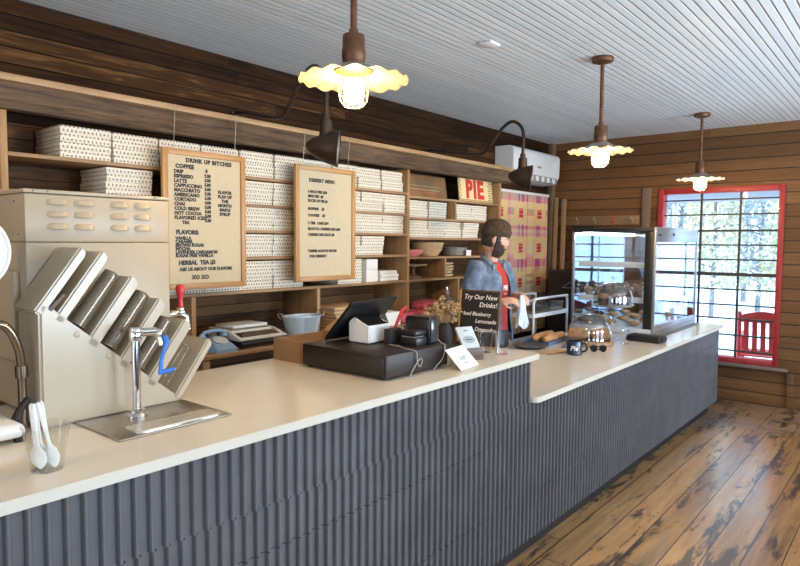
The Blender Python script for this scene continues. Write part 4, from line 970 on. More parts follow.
for (x, y, lab) in ((-1.795, 2.915, 'clear plastic cup on the raised counter, left of the pair by the chalkboard'), (-1.700, 2.925, 'clear plastic cup on the raised counter, right of the pair, at the edge')):
    m = MB().lathe(cup_profile(0.030, 0.044, 0.112), c=(x, y, ZH), n=28)
    tag(m.build('plastic_cup', M['clear']), lab, 'cup', 'clear cups by the chalkboard')
# chalkboard on the end of the counter
chb = thing('chalkboard', 'small framed chalkboard advertising new drinks at the counter end', 'chalkboard', (-1.925, 3.035, ZH), (-0.10, 0, 0.02))
MB().box(-0.122, -0.004, 0.006, 0.122, 0.004, 0.312).build('board', M['slate_board'], chb)
for b in ((-0.132, -0.008, 0, -0.120, 0.008, 0.320), (0.120, -0.008, 0, 0.132, 0.008, 0.320), (-0.12, -0.008, 0, 0.12, 0.008, 0.010), (-0.12, -0.008, 0.310, 0.12, 0.008, 0.320)):
    MB().box(*b, bev=0.002).build('frame_rail', M['wood_dark'] if b[0] > 0 or b[2] > 0.3 else M['oak_z'], chb)
m = MB()
for (txt, x, z, s) in (('Try Our New', -0.102, 0.268, 0.038), ('Drinks!!', 0.0, 0.226, 0.038), ('Iced Blueberry', -0.10, 0.176, 0.030), ('Lemonade', -0.02, 0.136, 0.032), ('Dragonfruit', -0.02, 0.090, 0.032)):
    me = text_mesh(txt, s, 0.0005, 'LEFT', 0.0004)
    sh_ = Matrix.Identity(4); sh_[0][1] = 0.22
    m.mesh(me, FACE_NY(x, -0.0046, z) @ sh_)
m.build('chalk_writing', M['chalk'], chb, recalc=False)
MB().box(-0.02, 0.008, 0.0, 0.02, 0.014, 0.22, M=Matrix.Rotation(0.0, 4, 'X')).build('back_strut', M['wood_dark'], chb)
# dried flowers
fl = thing('dried_flowers', 'bunch of dried brown flowers in a dark vase behind the till', 'plant', (-1.985, 2.80, ZH))
MB().lathe([(0, ZH), (0.035, ZH), (0.050, ZH + 0.05), (0.046, ZH + 0.11), (0.032, ZH + 0.145), (0.036, ZH + 0.155), (0.030, ZH + 0.155), (0.026, ZH + 0.14), (0, ZH + 0.12)], c=(-1.985, 2.80, 0), n=24).build('vase', M['black_matte'], fl)
ms, mh = MB(), MB(); random.seed(5)
for k in range(34):
    a, t = random.uniform(0, 2 * PI), random.uniform(0.15, 1.0)
    e = Vector((-1.985 + 0.11 * t * math.cos(a), 2.80 + 0.13 * t * math.sin(a), ZH + 0.155 + 0.115 * (1.1 - t * 0.9) + random.uniform(-0.02, 0.03)))
    ms.tube([(-1.985 + 0.012 * math.cos(a), 2.80 + 0.012 * math.sin(a), ZH + 0.12), ((e.x - 1.985) / 2, (e.y + 2.80) / 2, e.z - 0.02), e], 0.0013, 5)
    for q in range(7):
        p = e + Vector((random.uniform(-.016, .016), random.uniform(-.016, .016), random.uniform(-.014, .012)))
        mh.ball(p, random.uniform(0.004, 0.009), 1, 1, random.uniform(.7, 1.3), sub=1)
ms.build('stems', M['dried'], fl); mh.build('flower_heads', M['dried'], fl)
# cardboard box lying open behind the till
cbx = thing('cardboard_box', 'open brown cardboard box on the counter edge behind the cash drawer', 'box', (-2.39, 2.19, ZH))
X0, X1, Y0, Y1, H0 = -2.485, -2.29, 2.045, 2.385, 1.225
for b in ((X0, Y0, ZH, X1, Y1, ZH + 0.004), (X0, Y0, ZH + 0.004, X1, Y0 + 0.004, H0), (X0, Y1 - 0.004, ZH + 0.004, X1, Y1, H0), (X0, Y0 + 0.004, ZH + 0.004, X0 + 0.004, Y1 - 0.004, H0), (X1 - 0.004, Y0 + 0.004, ZH + 0.004, X1, Y1 - 0.004, H0)):
    MB().box(*b).build('side', M['card'], cbx)
slab((X0, Y1, H0), (X1, Y1, H0), (X1 - 0.01, Y1 + 0.08, H0 + 0.055), (X0 + 0.01, Y1 + 0.08, H0 + 0.055), 0.004).build('flap', M['card'], cbx)

# ================================================================== things on the shelving worktop
ZW = 1.0405
ph = thing('rotary_phone', 'pale blue rotary telephone on the shelf worktop', 'telephone', (-3.285, 2.285, ZW), 0.05)
ph.scale = (0.82, 0.82, 0.82)
m = MB(); rings = []
def rrect(z, x0, x1, y0, y1, r):
    out = []
    for (cx, cy, a) in ((x1 - r, y0 + r, -PI / 2), (x1 - r, y1 - r, 0), (x0 + r, y1 - r, PI / 2), (x0 + r, y0 + r, PI)):
        for i in range(5): out.append(Vector((cx + r * math.cos(a + i * PI / 8), cy + r * math.sin(a + i * PI / 8), z(cx + r * math.cos(a + i * PI / 8)) if callable(z) else z)))
    return out
m.ring_surface([rrect(0.0, -0.10, 0.11, -0.095, 0.095, 0.03), rrect(0.022, -0.10, 0.11, -0.095, 0.095, 0.03), rrect(lambda x: 0.045 + (0.07 - x) * 0.36, -0.085, 0.075, -0.078, 0.078, 0.03), rrect(lambda x: 0.052 + (0.07 - x) * 0.36, -0.075, 0.06, -0.068, 0.068, 0.03)])
m.build('body', M['blue_enamel'], ph, ang=50)
dl = basis((0, 1, 0), (-0.94, 0, 0.34), (0.012, 0.0, 0.078))
dd = MB().lathe([(0, 0.0), (0.055, 0.0), (0.055, 0.006), (0.050, 0.010), (0.022, 0.010), (0.020, 0.007), (0, 0.007)], n=32, M=dl).build('dial', M['cream'], ph)
m = MB()
for k in range(10):
    a = 0.5 + k * 0.52; m.lathe([(0, 0.0102), (0.0062, 0.0102), (0.0062, 0.0112), (0, 0.0112)], n=12, M=dl @ Matrix.Translation((0.038 * math.cos(a), 0.038 * math.sin(a), 0)))
m.build('finger_holes', M['blue_enamel'], dd)
m = MB().tube(smooth([(-0.07, -0.105, 0.115), (-0.07, -0.07, 0.135), (-0.07, 0.0, 0.142), (-0.07, 0.07, 0.135), (-0.07, 0.105, 0.115)]), 0.014, 12)
for s in (-1, 1): m.lathe([(0, 0.0), (0.026, 0.0), (0.028, 0.012), (0.016, 0.03), (0, 0.032)], c=(-0.07, s * 0.098, 0.096), n=20)
m.build('handset', M['blue_enamel'], ph)
for s in (-1, 1): MB().box(-0.085, s * 0.05 - 0.01, 0.085, -0.055, s * 0.05 + 0.01, 0.128, bev=0.004).build('cradle', M['black'], ph)
tw = thing('typewriter', 'cream and black electric typewriter on the shelf worktop', 'typewriter', (-3.395, 2.575, ZW), 0.0)
tw.scale = (0.92, 0.92, 0.92)
m = MB().prism([(-0.17, 0.012), (0.205, 0.012), (0.215, 0.035), (0.20, 0.052), (-0.17, 0.06)], 'y', -0.20, 0.20); m.build('base', M['black'], tw)
m = MB().prism([(-0.17, 0.060), (0.19, 0.050), (0.205, 0.060), (0.06, 0.105), (-0.17, 0.118)], 'y', -0.20, -0.172); m.prism([(-0.17, 0.060), (0.19, 0.050), (0.205, 0.060), (0.06, 0.105), (-0.17, 0.118)], 'y', 0.172, 0.20)
m.prism([(0.165, 0.052), (0.19, 0.050), (0.205, 0.060), (0.165, 0.074)], 'y', -0.172, 0.172); m.prism([(-0.17, 0.06), (0.055, 0.056), (0.055, 0.106), (-0.17, 0.118)], 'y', -0.172, 0.172)
m.build('cover', M['cream'], tw)
kd = basis((0, 1, 0), (-0.93, 0, 0.32), (0.118, 0, 0.076))
MB().box(-0.165, -0.058, -0.014, 0.165, 0.05, 0.0, M=kd).build('keyboard', M['black_matte'], tw)
for r in range(4):
    for k in range(11):
        m = MB(); m.box(-0.145 + k * 0.026 + r * 0.005, -0.050 + r * 0.024, 0.0, -0.125 + k * 0.026 + r * 0.005, -0.032 + r * 0.024, 0.008, bev=0.002, M=kd); m.build('key', plain('key_brown', (0.16, 0.10, 0.06), 0.4) if (r, k) == (0, 0) else bpy.data.materials['key_brown'], tw)
for (x, y) in ((-0.15, -0.17), (0.17, -0.17), (0.17, 0.17), (-0.15, 0.17)): MB().cyl((x, y, 0), (x, y, 0.013), 0.012).build('foot', M['black'], tw)
pr_ = tag(MB().box(-3.55, 2.44, ZW + 0.1095, -3.355, 2.71, ZW + 0.128, bev=0.003).build('paper_stack', M['paper']), 'flat stack of cream papers lying on top of the typewriter', 'papers')
tin = thing('tin_tub', 'pale blue oval tin tub with wire handles behind the cardboard box', 'tub', (-3.30, 2.965, ZW), 0.0)
tin.scale = (1.1, 1.1, 1.0)
def oval(i, a, r): return r * (1.0 / math.sqrt((math.cos(a) / 0.62) ** 2 + (math.sin(a)) ** 2)), 0
m = MB().lathe([(0, 0), (0.105, 0), (0.142, 0.15), (0.147, 0.153), (0.147, 0.158), (0.139, 0.156), (0.102, 0.004), (0, 0.004)], n=40, fn=oval); m.build('tub', M['pale_tin'], tin)
for s in (-1, 1): MB().tube(smooth([(-0.03, s * 0.143, 0.14), (-0.03, s * 0.166, 0.165), (-0.015, s * 0.176, 0.182), (0.015, s * 0.176, 0.182), (0.03, s * 0.166, 0.165), (0.03, s * 0.143, 0.14)]), 0.0035, 8).build('handle', M['wire'], tin)
# folded kraft bags, one pile
random.seed(11)
for k in range(7):
    m = MB(); z = ZW + 0.0005 + k * 0.027
    m.box(-3.56, 3.255, z, -3.26 + random.uniform(-.015, .015), 3.60 + random.uniform(-.03, .03), z + 0.0262, bev=0.009, seg=2)
    tag(m.build('paper_bag', M['kraft']), '%s folded kraft paper bag from the bottom of the pile behind the tablet' % ORD[k], 'bag', 'folded kraft bags on the shelf worktop')
tag(MB().box(-3.60, 3.68, ZW + 0.0005, -3.25, 3.98, ZW + 0.11, bev=0.004).build('paper_stack', M['paper']), 'white box of paper behind the receipt printer on the shelf worktop', 'papers')
# paper stacks on the fifth shelf
ZS = SH[4] + 0.0005
for (y0, y1, z0_, h, lab) in ((3.755, 3.895, ZS, 0.098, 'white stack of folded liners beside the last pie boxes, lower bundle'), (3.757, 3.893, ZS + 0.0985, 0.085, 'white stack of folded liners beside the last pie boxes, upper bundle'), (3.925, 4.155, ZS, 0.030, 'bottom white paper bundle in the low pile at the upright'), (3.93, 4.16, ZS + 0.0305, 0.028, 'middle white paper bundle in the low pile at the upright'), (3.92, 4.14, ZS + 0.059, 0.026, 'top white paper bundle in the low pile at the upright')):
    tag(MB().box(-3.66, y0, z0_, -3.42, y1, z0_ + h, bev=0.006).build('paper_bundle', M['paper']), lab, 'papers', 'white paper bundles on the fifth shelf')
# far bay: bowls, plates, cake stand
def bowl(cx, cy, z, r0, r1, h, mt, lab, t=0.008):
    m = MB().lathe([(0, 0), (r0, 0), (r0 * 1.05, 0.006), ((r0 + r1) * 0.54, h * 0.42), (r1, h), (r1 - t, h), ((r0 + r1) * 0.54 - t, h * 0.45), (r0 * 0.9, t), (0, t)], c=(cx, cy, z), n=36)
    return tag(m.build('bowl', mt), lab, 'bowl')
zb = SR[3] + 0.0005
bowl(-3.51, 4.43, zb, 0.07, 0.118, 0.062, M['pink'], 'small pink wooden bowl at the left of the bowl shelf')
bowl(-3.575, 4.745, zb, 0.10, 0.165, 0.125, M['bowl_wood'], 'large pale wooden bowl on the bowl shelf')
for k in range(6):
    m = MB().lathe([(0, 0), (0.085, 0), (0.13, 0.012), (0.13, 0.0145), (0.085, 0.004), (0, 0.004)], c=(-3.56, 5.18, zb + k * 0.0125), n=32)
    tag(m.build('plate', M['plate']), '%s white plate from the bottom of the pile right of the large bowl' % ORD[k], 'plate', 'plates on the bowl shelf')
tag(MB().box(-3.405, 5.155, zb, -3.4, 5.235, zb + 0.055).build('shelf_tag', M['paper']), 'small white price tag at the shelf edge by the man', 'tag')
zc = SR[4] + 0.0005
cs = thing('wooden_cake_stand', 'wooden pedestal cake stand in the small shelf compartment', 'cake stand', (-3.56, 4.53, zc))
MB().lathe([(0, 0.105), (0.04, 0.105), (0.125, 0.112), (0.128, 0.126), (0, 0.126)], c=(-3.56, 4.53, zc), n=32).build('plate', M['bowl_wood'], cs)
MB().lathe([(0, 0), (0.075, 0), (0.073, 0.012), (0.03, 0.03), (0.014, 0.05), (0.014, 0.085), (0.035, 0.105), (0, 0.105)], c=(-3.56, 4.53, zc), n=28).build('pedestal', M['slab'], cs)
for k in range(5):
    m = MB().lathe([(0, 0), (0.09, 0), (0.118, 0.010 + 0.004 * (k == 4)), (0.118, 0.026), (0.108, 0.026), (0.085, 0.008), (0, 0.008)], c=(-3.555 + random.uniform(-.008, .008), 4.945, zc + k * 0.0265), n=32)
    tag(m.build('wooden_dish', M['bowl_wood']), '%s wooden dish from the bottom of the pile beside the cake stand' % ORD[k], 'dish', 'wooden dishes in the shelf compartment')
# worktop of the far bay
for k, (x, y, z, sx, sy, h, lab) in enumerate(((-3.37, 4.42, ZW, 0.10, 0.12, 0.085, 'lower red checked cloth bundle on the shelf worktop'), (-3.36, 4.45, ZW + 0.0865, 0.09, 0.105, 0.075, 'upper red checked cloth bundle on the shelf worktop'), (-3.36, 4.12, ZW, 0.09, 0.10, 0.085, 'red checked cloth bundle left of the shelf upright'))):
    m = MB().box(x - sx, y - sy, z + 0.0005, x + sx, y + sy, z + h, bev=0.025, seg=3)
    for v in m.bm.verts: v.co.z += 0.004 * math.sin(v.co.y * 60) * (1 if v.co.z > z + h * .5 else 0)
    tag(m.build('cloth_bundle', M['gingham']), lab, 'cloth', 'red checked cloth bundles')
bg_ = thing('bread_bag', 'clear plastic bag of bread tied at the top on the shelf worktop', 'bag', (-3.36, 4.80, ZW))
m = MB().loft([(ZW + 0.001, -3.36, 4.80, 0.09, 0.13), (ZW + 0.05, -3.36, 4.80, 0.115, 0.155), (ZW + 0.12, -3.36, 4.80, 0.10, 0.14), (ZW + 0.17, -3.36, 4.79, 0.045, 0.05), (ZW + 0.20, -3.36, 4.785, 0.016, 0.02), (ZW + 0.24, -3.36, 4.785, 0.022, 0.034), (ZW + 0.275, -3.36, 4.785, 0.012, 0.042)], 20)
for v in m.bm.verts: v.co += Vector((0.008 * math.sin(v.co.z * 70 + v.co.y * 40), 0.010 * math.sin(v.co.z * 55 + v.co.x * 60), 0))
m.build('plastic_bag', M['clearbag'], bg_)
MB().ball((-3.36, 4.80, ZW + 0.072), 0.07, 0.95, 1.5, 0.9, sub=3).build('loaf', M['bread'], bg_)
for k, y in enumerate((5.12, 5.36)):
    tag(MB().lathe([(0, 0), (0.08, 0), (0.09, 0.02), (0.09, 0.15), (0.07, 0.17), (0.07, 0.19), (0, 0.19)], c=(-3.45, y, ZW + 0.0005), n=24).build('storage_jar', M['wood_dark']), 'dark storage jar on the shelf worktop behind the man, %s' % ('left' if k == 0 else 'right'), 'jar', 'jars behind the man')
# ================================================================== things on the lower counter
# ---- display case
dc = thing('display_case', 'black and silver glass pastry display case at the far end of the counter', 'display case', (-2.25, 6.42, ZL))
CX0, CX1, CY0, CY1, CZ = -2.60, -1.835, 5.76, 7.09, 1.848
MB().box(CX0, CY0, ZL + 0.001, CX1 - 0.012, CY1, ZL + 0.055, bev=0.004).build('base_deck', plain('case_deck', (0.55, 0.57, 0.60), 0.25), dc)
MB().box(CX0, CY0, CZ - 0.035, CX1 - 0.012, CY1, CZ, bev=0.004).build('top_panel', M['black'], dc)
for (x0, y0, x1, y1, nm) in ((CX1 - 0.085, CY0, CX1 - 0.012, CY0 + 0.05, 'black'), (CX1 - 0.06, CY1 - 0.04, CX1 - 0.012, CY1, 'black'), (CX0, CY0, CX0 + 0.022, CY0 + 0.03, 'alu'), (CX0, CY1 - 0.03, CX0 + 0.022, CY1, 'alu')):
    MB().box(x0, y0, ZL + 0.055, x1, y1, CZ - 0.035, bev=0.003).build('post', M[nm], dc)
MB().box(CX0 + 0.022, CY0 + 0.012, ZL + 0.055, CX1 - 0.085, CY0 + 0.018, CZ - 0.035).build('side_pane', M['case_glass'], dc)
MB().box(CX0 + 0.022, CY1 - 0.018, ZL + 0.055, CX1 - 0.06, CY1 - 0.012, CZ - 0.035).build('side_pane', M['case_glass'], dc)
for (a, b, xo) in ((CY0 + 0.03, 6.42, 0.010), (6.38, CY1 - 0.03, 0.018)):
    MB().box(CX0 + xo, a, ZL + 0.055, CX0 + xo + 0.005, b, CZ - 0.035).build('sliding_pane', M['mirror_glass'], dc)
# front door in an aluminium frame
fdx0, fdx1 = CX1 - 0.010, CX1 + 0.012
for (y0, z0, y1, z1) in ((CY0 - 0.005, ZL + 0.03, CY0 + 0.022, CZ + 0.006), (CY1 - 0.022, ZL + 0.03, CY1 + 0.005, CZ + 0.006), (CY0 + 0.022, CZ - 0.125, CY1 - 0.022, CZ + 0.006), (CY0 + 0.022, ZL + 0.03, CY1 - 0.022, ZL + 0.085)):
    MB().box(fdx0, y0, z0, fdx1, y1, z1, bev=0.003).build('door_rail', M['alu'], dc)
MB().box(fdx0 + 0.008, CY0 + 0.022, ZL + 0.085, fdx0 + 0.013, CY1 - 0.022, CZ - 0.125).build('door_pane', M['case_glass'], dc)
MB().box(fdx1, CY0 + 0.06, CZ - 0.075, fdx1 + 0.005, CY0 + 0.16, CZ - 0.055, bev=0.002).build('maker_plate', M['black'], dc)
MB().lathe([(0, 0), (0.012, 0), (0.012, 0.008), (0, 0.008)], n=18, M=basis((0, 1, 0), (0, 0, 1), (fdx1, CY0 + 0.50, CZ - 0.055))).build('lock', M['black'], dc)
MB().box(CX0 + 0.06, CY0 + 0.08, CZ - 0.055, CX0 + 0.16, CY1 - 0.08, CZ - 0.036).build('light_strip', M['led'], dc)
MB().box(fdx0 - 0.002, CY0, ZL + 0.001, fdx1 + 0.004, CY1, ZL + 0.028, bev=0.002).build('door_track', M['alu'], dc)
SHZ = (1.535, 1.215)
for z in SHZ:
    s_ = MB().box(CX0 + 0.05, CY0 + 0.06, z - 0.007, CX1 - 0.09, CY1 - 0.06, z).build('glass_shelf', M['case_glass'], dc)
    for (a, b, c, d) in ((CX0 + 0.05, CY0 + 0.045, CX1 - 0.09, CY0 + 0.060), (CX1 - 0.09, CY0 + 0.045, CX1 - 0.072, CY1 - 0.06)):
        MB().box(a, b, z - 0.045, c, d, z + 0.006, bev=0.002).build('shelf_rail', M['white_plastic'], s_)
random.seed(3)
for (z, xs, n, kind) in ((SHZ[1], (-2.50, -2.30, -2.10), 5, 'muffin'), (ZL + 0.0555, (-2.50, -2.28, -2.06), 4, 'pastry')):
    for i, x in enumerate(xs):
        for k in range(n):
            y = CY0 + 0.17 + k * 0.98 / (n - 1)
            row = ('back', 'middle', 'front')[i]
            if kind == 'muffin':
                m = MB().lathe([(0, 0), (0.028, 0), (0.036, 0.038), (0.044, 0.045), (0.040, 0.064), (0.022, 0.078), (0, 0.081)], c=(x, y, z + 0.001), n=16)
                tag(m.build('muffin', M['muffin']), '%s brown muffin in the %s row on the lower glass shelf of the case' % (ORD[k], row), 'muffin', 'muffins in the display case')
            else:
                m = MB().ball((0, 0, 0), 0.05, 1.25, 0.9, 0.5, sub=2)
                bmesh.ops.translate(m.bm, vec=(x, y, z + 0.0275), verts=m.bm.verts[:])
                tag(m.build('pastry', M['bread']), '%s golden pastry in the %s row on the floor of the case' % (ORD[k], row), 'pastry', 'pastries in the display case')
for k in range(3):
    tag(MB().box(-2.14, CY0 + 0.30 + k * 0.33, SHZ[1] + 0.001, -2.135, CY0 + 0.36 + k * 0.33, SHZ[1] + 0.075).build('price_card', M['paper']), '%s small white price card on the lower glass shelf of the case' % ORD[k], 'price card', 'price cards in the display case')
for k, x in enumerate((-1.80, -1.765)):
    tag(MB().box(x, 5.62, ZL, x + 0.012, 7.02, ZL + 0.006, bev=0.002).build('counter_strip', M['black']), 'thin dark strip on the counter along the case, %s' % ('nearer the case' if k == 0 else 'nearer the edge'), 'strip', 'dark strips along the case')
bt = thing('black_tray', 'flat black box on the counter in front of the display case', 'tray', (-1.775, 5.43, ZL), -0.12)
MB().box(-0.145, -0.075, 0.004, 0.145, 0.075, 0.050, bev=0.008, seg=3).build('box', M['black'], bt)
MB().box(-0.135, -0.066, 0.0501, 0.135, 0.066, 0.054, bev=0.002).build('lid', M['black_matte'], bt)
for x in (-0.12, 0.12): MB().box(x - 0.015, -0.06, 0, x + 0.015, 0.06, 0.005).build('foot', M['black'], bt)

# ---- cake dome on a wood slab
sl = thing('wood_slab', 'round live edge wooden slab under the nearer glass dome', 'board', (-2.07, 4.95, ZL))
m = MB().lathe([(0, 0.0), (0.178, 0.0), (0.186, 0.010), (0.184, 0.030), (0.176, 0.038), (0, 0.038)], c=(-2.07, 4.95, ZL), n=40, fn=lambda i, a, r: (r * (1 + 0.03 * math.sin(3 * a) + 0.02 * math.sin(7 * a + 1)), 0))
m.build('slab', M['slab'], sl)
for k, (x, y, r) in enumerate(((-2.15, 4.90, 0.4), (-2.00, 4.99, 0.55))):
    m = MB(); m.loft([(-0.10, 0, 0, 0.018, 0.025), (-0.08, 0, 0, 0.042, 0.04), (0, 0, 0, 0.050, 0.048), (0.08, 0, 0, 0.042, 0.042), (0.10, 0, 0, 0.018, 0.025)], 20)
    bmesh.ops.transform(m.bm, matrix=Matrix.Translation((x, y, ZL + 0.089)) @ Matrix.Rotation(r, 4, 'Z') @ Matrix.Rotation(PI / 2, 4, 'Y') @ Matrix.Diagonal((0.95, 1, 0.78, 1)), verts=m.bm.verts[:])
    tag(m.build('bread_loaf', M['bread']), '%s crusty loaf under the nearer glass dome' % ('left' if k == 0 else 'right'), 'bread', 'loaves under the glass dome')
def dome(name, label, c, r, h):
    t = thing(name, label, 'glass dome', c)
    x, y, z = c; pr = []
    n = 12
    for i in range(n + 1):
        a = PI / 2 * i / n; pr.append((r * math.cos(a) ** 0.85 if i < n else 0.012, h * 0.30 + h * 0.70 * math.sin(a)))
    out = [(r + 0.004, 0.0), (r + 0.002, 0.006), (r, h * 0.15)] + pr
    inn = [(max(q - 0.003, 0.004), zz - (0.003 if zz > h * 0.5 else 0)) for q, zz in reversed(out)]
    MB().lathe(out + inn, c=c, n=48).build('bell', M['dome'], t)
    m = MB().lathe([(0, h), (0.012, h), (0.009, h + 0.014), (0.018, h + 0.026), (0.018, h + 0.038), (0.010, h + 0.046), (0, h + 0.047)], c=c, n=20); m.build('knob', M['dome'], t)
    return t
dome('glass_dome', 'clear glass dome over bread on the round wooden slab', (-2.07, 4.95, ZL + 0.0385), 0.162, 0.215)
# ---- muffins on a cake stand under a second dome
cks = thing('cake_stand', 'glass pedestal cake stand holding two muffins before the display case', 'cake stand', (-1.99, 5.22, ZL))
MB().lathe([(0, 0), (0.075, 0), (0.076, 0.006), (0.04, 0.022), (0.016, 0.045), (0.014, 0.10), (0.022, 0.115), (0.014, 0.13), (0.020, 0.25), (0.05, 0.292), (0, 0.292)], c=(-1.99, 5.22, ZL), n=28).build('pedestal', M['dome'], cks)
MB().lathe([(0, 0.2925), (0.15, 0.295), (0.172, 0.310), (0.172, 0.314), (0.15, 0.302), (0, 0.2985)], c=(-1.99, 5.22, ZL), n=44).build('plate', plain('stand_plate', (0.30, 0.26, 0.22), 0.25), cks)
for k, (x, y) in enumerate(((-2.055, 5.19), (-1.955, 5.235))):
    t = thing('muffin', '%s muffin in dark paper case under the farther glass dome' % ('left' if k == 0 else 'right'), 'muffin', (x, y, ZL + 0.303), None, 'muffins on the cake stand')
    MB().lathe([(0, 0), (0.032, 0), (0.043, 0.052), (0, 0.052)], c=(x, y, ZL + 0.3035), n=22).build('paper_case', M['black_matte'], t)
    MB().lathe([(0, 0.0525), (0.046, 0.0525), (0.050, 0.066), (0.040, 0.086), (0.020, 0.098), (0, 0.10)], c=(x, y, ZL + 0.3035), n=22).build('cake_top', M['muffin'], t)
dome('glass_dome', 'clear glass dome over two muffins on the pedestal stand', (-1.99, 5.22, ZL + 0.3145), 0.158, 0.185)
# ---- mug, dark glasses, wine glass, small holder
mg = thing('coffee_mug', 'navy blue mug with white script on the lower counter', 'mug', (-1.96, 4.42, ZL), 0.25)
MB().lathe([(0, 0), (0.048, 0), (0.055, 0.006), (0.055, 0.098), (0.0535, 0.102), (0.050, 0.100), (0.050, 0.010), (0, 0.008)], n=36).build('body', M['navy_glaze'], mg)
MB().tube(smooth([(0.052, 0, 0.082), (0.078, 0, 0.084), (0.090, 0, 0.060), (0.080, 0, 0.032), (0.052, 0, 0.024)]), 0.0075, 10).build('handle', M['navy_glaze'], mg)
m = MB(); me = text_mesh('Pie', 0.048, 0.0012, 'CENTER', 0.0002); m.mesh(me)
for v in m.bm.verts:
    a = -PI / 2 + 0.15 + (v.co.x + v.co.y * 0.2) / 0.055; zz = v.co.y + 0.036; r = 0.0556 + v.co.z * 0.2
    v.co = Vector((r * math.cos(a), r * math.sin(a), zz))
m.build('script', M['white_plastic'], mg, recalc=False)
sg = thing('dark_glasses', 'folded black sunglasses lying beside the navy mug', 'glasses', (-1.86, 4.62, ZL), 0.7)
for s in (-1, 1):
    MB().lathe([(0, 0), (0.026, 0), (0.028, 0.003), (0.026, 0.006), (0, 0.006)], n=22, M=basis((1, 0, 0), (0, 0.25, 1), (s * 0.034, 0, 0.030))).build('lens', M['screen'], sg)
    MB().tube([(s * 0.064, 0.004, 0.040), (s * 0.05, 0.012, 0.030), (-s * 0.045, 0.022 + 0.005 * s, 0.010)], 0.0035, 8).build('temple', M['black'], sg)
MB().tube([(-0.064, 0.002, 0.045), (-0.03, -0.002, 0.054), (0, -0.002, 0.045), (0.03, -0.002, 0.054), (0.064, 0.002, 0.045)], 0.004, 8).build('brow_bar', M['black'], sg)
ch2 = thing('card_holder', 'small pale wooden card holder between the two glass domes', 'holder', (-2.13, 5.42, ZL), 0.2)
MB().box(-0.07, -0.03, 0, 0.07, 0.03, 0.03, bev=0.003).build('base', M['plate'], ch2)
MB().box(-0.062, -0.004, 0.030, 0.062, 0.006, 0.10, M=Matrix.Rotation(0, 4, 'X')).build('cards', M['parchment'], ch2)
wg = tag(MB().lathe([(0, 0), (0.036, 0), (0.036, 0.003), (0.006, 0.010), (0.005, 0.055), (0.024, 0.075), (0.034, 0.105), (0.030, 0.135), (0.028, 0.135), (0.031, 0.105), (0.022, 0.078), (0, 0.066)], c=(-1.86, 5.17, ZL), n=28).build('stemmed_glass', M['dome']), 'small stemmed glass in front of the farther cake stand', 'glass')
# ---- trays, bread board, papers at the staff side
tr = thing('baking_tray', 'blue rimmed tray holding long breads at the back of the lower counter', 'tray', (-2.385, 4.86, ZL), 0.05)
m = MB(); m.ring_surface([[Vector(p) for p in ((-0.10, -0.23, 0), (0.10, -0.23, 0), (0.10, 0.23, 0), (-0.10, 0.23, 0))], [Vector(p) for p in ((-0.112, -0.245, 0.032), (0.112, -0.245, 0.032), (0.112, 0.245, 0.032), (-0.112, 0.245, 0.032))], [Vector(p) for p in ((-0.108, -0.240, 0.032), (0.108, -0.240, 0.032), (0.108, 0.240, 0.032), (-0.108, 0.240, 0.032))], [Vector(p) for p in ((-0.097, -0.226, 0.004), (0.097, -0.226, 0.004), (0.097, 0.226, 0.004), (-0.097, 0.226, 0.004))]])
m.build('pan', M['bluepan'], tr)
for k in range(2):
    m = MB(); m.loft([(-0.19, 0, 0, 0.012, 0.012), (-0.165, 0, 0, 0.036, 0.030), (0, 0, 0, 0.043, 0.036), (0.165, 0, 0, 0.036, 0.030), (0.19, 0, 0, 0.012, 0.012)], 18)
    bmesh.ops.transform(m.bm, matrix=Matrix.Translation((-2.385 + (k - 0.5) * 0.094 * math.cos(0.05), 4.86 + (k - 0.5) * 0.094 * math.sin(0.05), ZL + 0.043)) @ Matrix.Rotation(0.05, 4, 'Z') @ Matrix.Rotation(PI / 2, 4, 'X'), verts=m.bm.verts[:])
    tag(m.build('bread_loaf', M['bread']), '%s long bread on the blue tray' % ('staff side', 'customer side')[k], 'bread', 'long breads on the blue tray')
gt = tag(MB().lathe([(0, 0), (0.10, 0), (0.135, 0.020), (0.135, 0.024), (0.10, 0.006), (0, 0.006)], c=(-2.355, 4.48, ZL), n=36).build('dark_plate', plain('dark_plate', (0.06, 0.055, 0.055), 0.3)), 'dark grey plate beside the blue tray in front of the man', 'plate')
